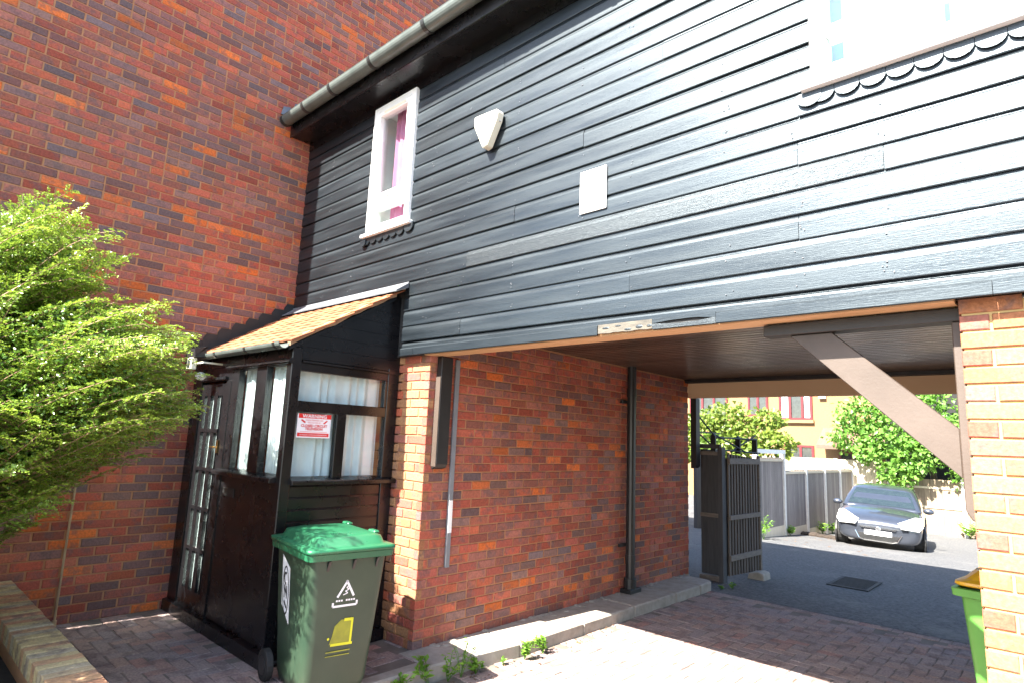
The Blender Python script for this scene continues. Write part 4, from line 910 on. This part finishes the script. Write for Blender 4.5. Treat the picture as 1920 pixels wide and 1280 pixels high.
# house behind
bh = thing('back_house', 'buff brick house with dark red window frames beyond the yard fence', 'house', (-3, 26.5, -.6))
q = MB(); q.box(-14, .9, 26, 33, -.8, 5.2); obj('wall', q, m_hbrick, bh)
q = MB(); q.prism([(25.5, 5.15), (33.5, 5.15), (29.5, 7.8)], 'x', -14.3, 1.3); obj('roof', q, m_roof, bh)
def hwin(x0, x1, z0, z1, mull, cur=False):
    w = obj('window', frame_mb(x0, x1, z0, z1, .09, 25.92, 26.0), m_redpvc, bh)
    for a in mull: q = MB(); q.box(a-.05, a+.05, 25.91, 25.999, z0+.091, z1-.091); obj('mullion', q, m_redpvc, w)
    q = MB(); q.box(x0+.09, x1-.09, 25.96, 25.985, z0+.09, z1-.09); obj('pane', q, m_dglass, w)
    q = MB(); q.box(x0-.05, x1+.05, 25.86, 25.999, z0-.14, z0-.005); obj('sill', q, m_hbrick, w)
    if cur:
        for a, b in ((x0+.12, x0+.4), (x1-.34, x1-.12)): q = MB(); q.box(a, b, 25.952, 25.9595, z0+.1, z1-.1); obj('curtain', q, m_curt, w)
hwin(-3.75, -2.3, 3.1, 4.4, [-3.25, -2.72], True); hwin(-5.2, -4.25, 3.25, 4.4, [-4.72]); hwin(-8.2, -6.2, 3.05, 4.4, [-7.5, -6.9]); hwin(-3.6, -2.3, .6, 1.97, [-2.85]); hwin(-1.3, .3, .5, 1.75, [-.75, -.2])
pr_ = MB(); pr_.prism([(24.9, 2.0), (26, 2.75), (26, 2.65), (24.9, 1.9)], 'x', -1.9, .8); pr_.box(-1.9, .8, 24.88, 24.95, 1.84, 1.93); obj('porch_roof', pr_, m_roof, bh)
q = MB(); q.box(-2.0, -1.72, 25.85, 26.0, 4.05, 4.3); obj('vent_box', q, m_white, bh)
# dark timber outbuilding behind the tree
ob = thing('outbuilding', 'black stained timber building in deep shade behind the leafy tree', 'shed', (6, 20, -.6))
q = MB(); q.box(1.6, 10, 20.2, 24, -.8, 5.6); obj('wall', q, m_darkt, ob); q = MB(); q.prism([(19.4, 5.5), (24.6, 5.5), (22, 7.2)], 'x', 1.3, 10.3); obj('roof', q, m_darkt, ob)
q = MB(); q.box(1.2, 10.4, 19.3, 19.5, 4.9, 5.5); obj('fascia', q, m_darkt, ob)
# trees
tr = thing('tree', 'broad leaved tree leaning over the back fence behind the car', 'tree', (3.1, 19.4, -.6))
q = MB(); q.tube([(3.1, 19.4, -.7), (3.05, 19.35, .6), (2.9, 19.3, 2.2)], .14, 8, r2=.06)
for e in ((1.6, 18.9, 3.0), (3.9, 19, 2.8), (2.7, 18.6, 3.6), (2.2, 18.6, 1.6)): q.tube([(3.0, 19.33, 1.4), ((3+e[0])/2, 19.1, (1.4+e[2])/2+.2), e], .06, 6, r2=.02)
obj('trunk', q, m_bark, tr)
crown('crown', [((1.35, 18.5, 2.9), (.75, .5, .55)), ((1.0, 18.4, 2.2), (.6, .5, .45)), ((2.1, 18.3, 2.3), (.8, .5, .6)), ((2.7, 18.2, 1.7), (.85, .5, .5)), ((2.3, 18.1, 1.15), (.55, .4, .35)), ((3.3, 18.4, 2.4), (.7, .5, .6)), ((2.7, 18.5, 3.3), (1.0, .6, .5)), ((4.0, 18.5, 1.4), (.5, .4, .5)), ((1.6, 18.2, 1.75), (.45, .4, .3)), ((4.1, 18.9, 2.7), (.7, .5, .5))], 5200, .15, m_maple, tr)
tr2 = thing('tree', 'yellow green shrubby tree behind the gates in front of the house', 'tree', (-1.6, 16, -.6))
q = MB(); q.tube([(-1.6, 16, -.7), (-1.6, 16, 1.0), (-1.5, 16, 2.2)], .1, 8, r2=.04); obj('trunk', q, m_bark, tr2)
crown('crown', [((-1.9, 15.8, 2.6), (.8, .6, .5)), ((-1.0, 15.7, 2.05), (.8, .6, .45)), ((-2.7, 15.9, 2.2), (.8, .6, .6)), ((-.3, 15.6, 1.85), (.5, .5, .35)), ((-1.7, 15.5, 1.7), (1.0, .6, .4)), ((-3.5, 16, 1.8), (.8, .6, .6)), ((-.6, 15.8, 2.6), (.45, .4, .3))], 4200, .15, m_maple2, tr2)

# ------------------------------------------------------------------ parked car (front towards -y, local x forward)
car = thing('parked_car', 'grey hatchback parked facing us in the sunny yard', 'car', (2.98, 11.95, zg(13)), 0)
car.rotation_euler = (-.045, 0, R(-90+8.5)); car.scale = (.95, .965, .87)
def sec(x, w, zb, zm, zs, zc):
    h = [(0, zb), (w*.8, zb), (w*.96, zb+.07), (w, zm), (w*.985, (zm+zs)/2+.03), (w*.93, zs), (w*.8, zs+(zc-zs)*.55), (w*.45, zc-.012), (0, zc)]
    return [(x, y, z) for y, z in h] + [(x, -y, z) for y, z in h[-2:0:-1]]
q = MB(); q.loft([sec(.0, .5, .25, .42, .56, .62), sec(-.035, .66, .22, .43, .62, .7), sec(-.12, .77, .2, .45, .69, .78), sec(-.3, .83, .19, .47, .76, .85), sec(-.65, .855, .19, .5, .85, .94), sec(-1.0, .86, .19, .52, .91, 1.0), sec(-1.25, .86, .19, .55, .94, 1.01), sec(-2.2, .865, .19, .55, .96, 1.01), sec(-3.2, .86, .2, .55, .98, 1.02), sec(-3.8, .82, .24, .55, .98, 1.02), sec(-3.98, .7, .32, .55, .9, .95)])
body = obj('body', q, m_car, car, keep=False); sb = body.modifiers.new('s', 'SUBSURF'); sb.levels = sb.render_levels = 2
for p in body.data.polygons: p.use_smooth = True
def gsec(z, x0, x1, w, r): return [(x, y, z) for x, y, _ in [(a[0], a[1], 0) for a in rr((x0-x1)/2, w, r, 0, (x0+x1)/2, 0, 3)]]
q = MB(); q.loft([gsec(.93, -.98, -3.8, .8, .12), gsec(1.0, -1.08, -3.78, .79, .14), gsec(1.2, -1.42, -3.62, .73, .16), gsec(1.38, -1.75, -3.4, .655, .18), gsec(1.46, -1.95, -3.2, .59, .2), gsec(1.5, -2.3, -2.95, .36, .16)])
cabin = obj('cabin', q, m_car, car, keep=False)
for p in cabin.data.polygons: p.use_smooth = True
def wsx(z): return -1.08-(z-1.0)*1.78+.012
q = MB(); q.add([(wsx(1.02), -.68, 1.02), (wsx(1.02), .68, 1.02), (wsx(1.39), .56, 1.39), (wsx(1.39), -.56, 1.39)], [(0, 1, 2, 3)]); obj('windscreen', q, m_cglass, car, keep=False)
for s in (-1, 1):
    q = MB(); q.add([(-1.5, s*.795, 1.02), (-3.3, s*.8, 1.02), (-3.15, s*.69, 1.34), (-1.95, s*.69, 1.34)], [(0, 1, 2, 3)]); obj('side_window', q, m_cglass, car, keep=False)
    q = MB(); q.add([(-.13, s*.76, .56), (-.02, s*.43, .585), (-.1, s*.36, .71), (-.44, s*.68, .87), (-.62, s*.815, .86), (-.3, s*.84, .66)], [(0, 1, 2, 3, 4, 5)])
    hl = MB(); hl.loft([[(v[0]+.02, v[1]*1.0, v[2]) for v in q.v], [(v[0]+.1, .95*v[1]+.05*s*.62, .93*v[2]+.07*.7+.012) for v in q.v], [(v[0]*.6-.04*.6+.095, .6*v[1]+.4*s*.62, .6*v[2]+.4*.7+.02) for v in q.v]]); obj('headlight', hl, m_lamp, car, keep=False)
    q = MB(); q.ell((-.075, s*.6, .36), .03, .075, .07, 12, 8); fl = obj('fog_light', q, m_chrome, car, keep=False, smooth=True)
    q = MB(); q.ell((-1.35, s*.93, .98), .07, .11, .075, 12, 8); obj('mirror', q, m_car, car, keep=False, smooth=True)
    for x in (-.72, -3.2):
        q = MB(); q.tube([(x, s*.845, .3), (x, s*.872, .3)], .36, 20); obj('wheel_arch', q, m_ink, car, keep=False)
        q = MB(); q.tube([(x, s*.66, .3), (x, s*.68, .3), (x, s*.87, .3), (x, s*.885, .3)], .305, 24); w = obj('wheel', q, m_rub, car, keep=False)
        q = MB(); q.tube([(x, s*.886, .3), (x, s*.892, .3)], .2, 20); obj('rim', q, m_alloy, w, keep=False)
q = MB(); q.loft([[(.012, y, z) for y, z in ((-.36, .56), (.36, .56), (.3, .515), (-.3, .515))], [(.03, y, z) for y, z in ((-.34, .552), (.34, .552), (.29, .523), (-.29, .523))]]); obj('grille', q, m_ink, car, keep=False)
q = MB(); q.box(.03, .04, -.33, .33, .528, .545); q.ell((.035, 0, .545), .02, .06, .045, 12, 8); obj('grille_bar', q, m_chrome, car, keep=False)
q = MB(); q.box(.01, .03, -.26, .26, .375, .485); obj('number_plate', q, m_stick, car, keep=False)
q = MB(); q.prism([(-.4, .4), (.4, .4), (.34, .27), (.26, .25), (-.26, .25), (-.34, .27)], 'x', -.06, .015); lo_ = obj('lower_intake', q, m_ink, car, keep=False)
q = MB()
for a, b in (((-.44, .44), (-.36, .27)), ((.44, .44), (.36, .27)), ((-.36, .27), (-.27, .238)), ((.36, .27), (.27, .238)), ((-.27, .238), (.27, .238))): q.tube([(.018, *a), (.018, *b)], .013, 6)
obj('intake_trim', q, m_chrome, lo_, keep=False)
q = MB()
for i in range(8): q.box(.0155, .02, -.3+.08*i, -.27+.08*i, .28, .36)
q.box(.0155, .019, -.35, .35, .315, .325); obj('intake_mesh', q, m_blackp, lo_, keep=False)

# ------------------------------------------------------------------ weeds
def weed(loc, h, n, label, sz=.05, group='weeds along the kerb'):
    t = thing('weed', label, 'weed', loc, 0, group); P_ = []; D_ = []; N_ = []; L_ = []; V_ = []; q = MB()
    for k in range(n):
        a = RNG.uniform(0, 6.28); lean = RNG.uniform(.1, .55); tip = np.array([math.cos(a)*lean*h, math.sin(a)*lean*h, h*RNG.uniform(.6, 1)])
        q.tube([(0, 0, 0), tuple(tip*.6+np.array([0, 0, h*.1])), tuple(tip)], .0025, 4, cap=False)
        for j in range(9):
            f = .35+.65*j/8; b = RNG.uniform(0, 6.28); d = unit(np.array([math.cos(b), math.sin(b), RNG.uniform(-.1, .6)])); P_.append(tip*f); D_.append(d); N_.append(unit(np.array([0, 0, 1])+RNG.normal(size=3)*.4)); L_.append(sz*RNG.uniform(.6, 1.2)); V_.append(np.clip(RNG.normal(.5, .25), 0, 1))
    obj('stalk', q, m_weed, t, keep=False); L_ = np.array(L_)
    o = bpy.data.objects.new('leaves', leaf_mesh('leaves', np.array(P_), np.array(D_), np.array(N_), L_, L_*.5, np.array(V_), m_weed)); COL.objects.link(o); o.parent = t
weed((2.83, .98, -.1), .14, 8, 'small bushy weed at the sunlit kerb, furthest along of the clump', .045)
weed((2.82, .76, -.1), .15, 11, 'round bright weed at the sunlit kerb beside the furthest one', .04)
weed((2.80, .53, -.1), .06, 3, 'tiny sprig at the kerb between sunlit and shaded weeds', .03)
weed((2.78, .25, -.1), .12, 7, 'leafy weed at the kerb just inside the bin shadow edge', .05)
weed((2.76, .12, -.1), .24, 9, 'tall feathery weed in the shaded clump below the kerb', .03)
weed((2.75, .0, -.1), .19, 6, 'spindly weed in the middle of the shaded clump by the kerb', .045)
weed((2.74, -.16, -.1), .2, 3, 'pale green weed with long pointed leaves close to the bin', .075)
weed((2.7, -.38, -.1), .13, 7, 'low dark weed at the bottom edge right beside the green bin', .05)
weed((2.9, 4.65, -.1), .08, 5, 'little weed on the asphalt by the rounded kerb end', .04, 'weeds in the yard')
weed((2.82, 4.5, -.1), .05, 4, 'smallest weed tucked against the rounded kerb end', .035, 'weeds in the yard')
for i, (x, y, h) in enumerate(((1.2, 10.3, .5), (1.12, 12.2, .22), (1.15, 14.6, .3), (1.15, 15.5, .3))):
    weed((x, y, zg(y)), h, 10, ['tall leafy weed at the near end of the grey fence', 'weed at the foot of the second concrete fence post', 'yellow green weed at the fence foot left of the car', 'yellow green weed at the fence foot closest to the car'][i], .09, 'weeds in the yard')
for i, (x, y) in enumerate(((3.9, 18.3), (4.3, 18.2))): weed((x, y, zg(y)), .4, 18, ['grassy weed patch below the dappled back fence', 'right hand grassy weed patch near the brick pier'][i], .11, 'weeds in the yard')
sh = MB()
for i in range(7): sh.ell((.95+.18*i+random.random()*.05, 13.4-.06*i, zg(13.4)+.03), .14, .2, .05+.04*random.random(), 8, 5)
tag(obj('heap', sh, m_soil), 'low dark heap of soil on the asphalt beside the grey fence', 'heap')

# fallen leaves and grit in the corners
q = MB()
for i in range(150):
    if i < 90: x, y, z = 2.77+abs(RNG.normal())*.09, RNG.uniform(-.6, 2.2), -.096
    else: x, y, z = RNG.uniform(1.2, 3.2), RNG.uniform(9.2, 14), 0; z = zg(y)+.006
    a = RNG.uniform(0, 6.28); l = RNG.uniform(.008, .022)*(1 if i < 90 else 2.5); c_, s_ = math.cos(a)*l, math.sin(a)*l
    q.add([(x-c_, y-s_, z), (x-s_*.4, y+c_*.4, z+.004), (x+c_, y+s_, z+.002), (x+s_*.4, y-c_*.4, z+.005)], [(0, 1, 2, 3)])
obj('leaf_litter', q, M('dead_leaf', (.07, .035, .02), (.2, .11, .05), rough=.9, bump=0), kind='stuff')
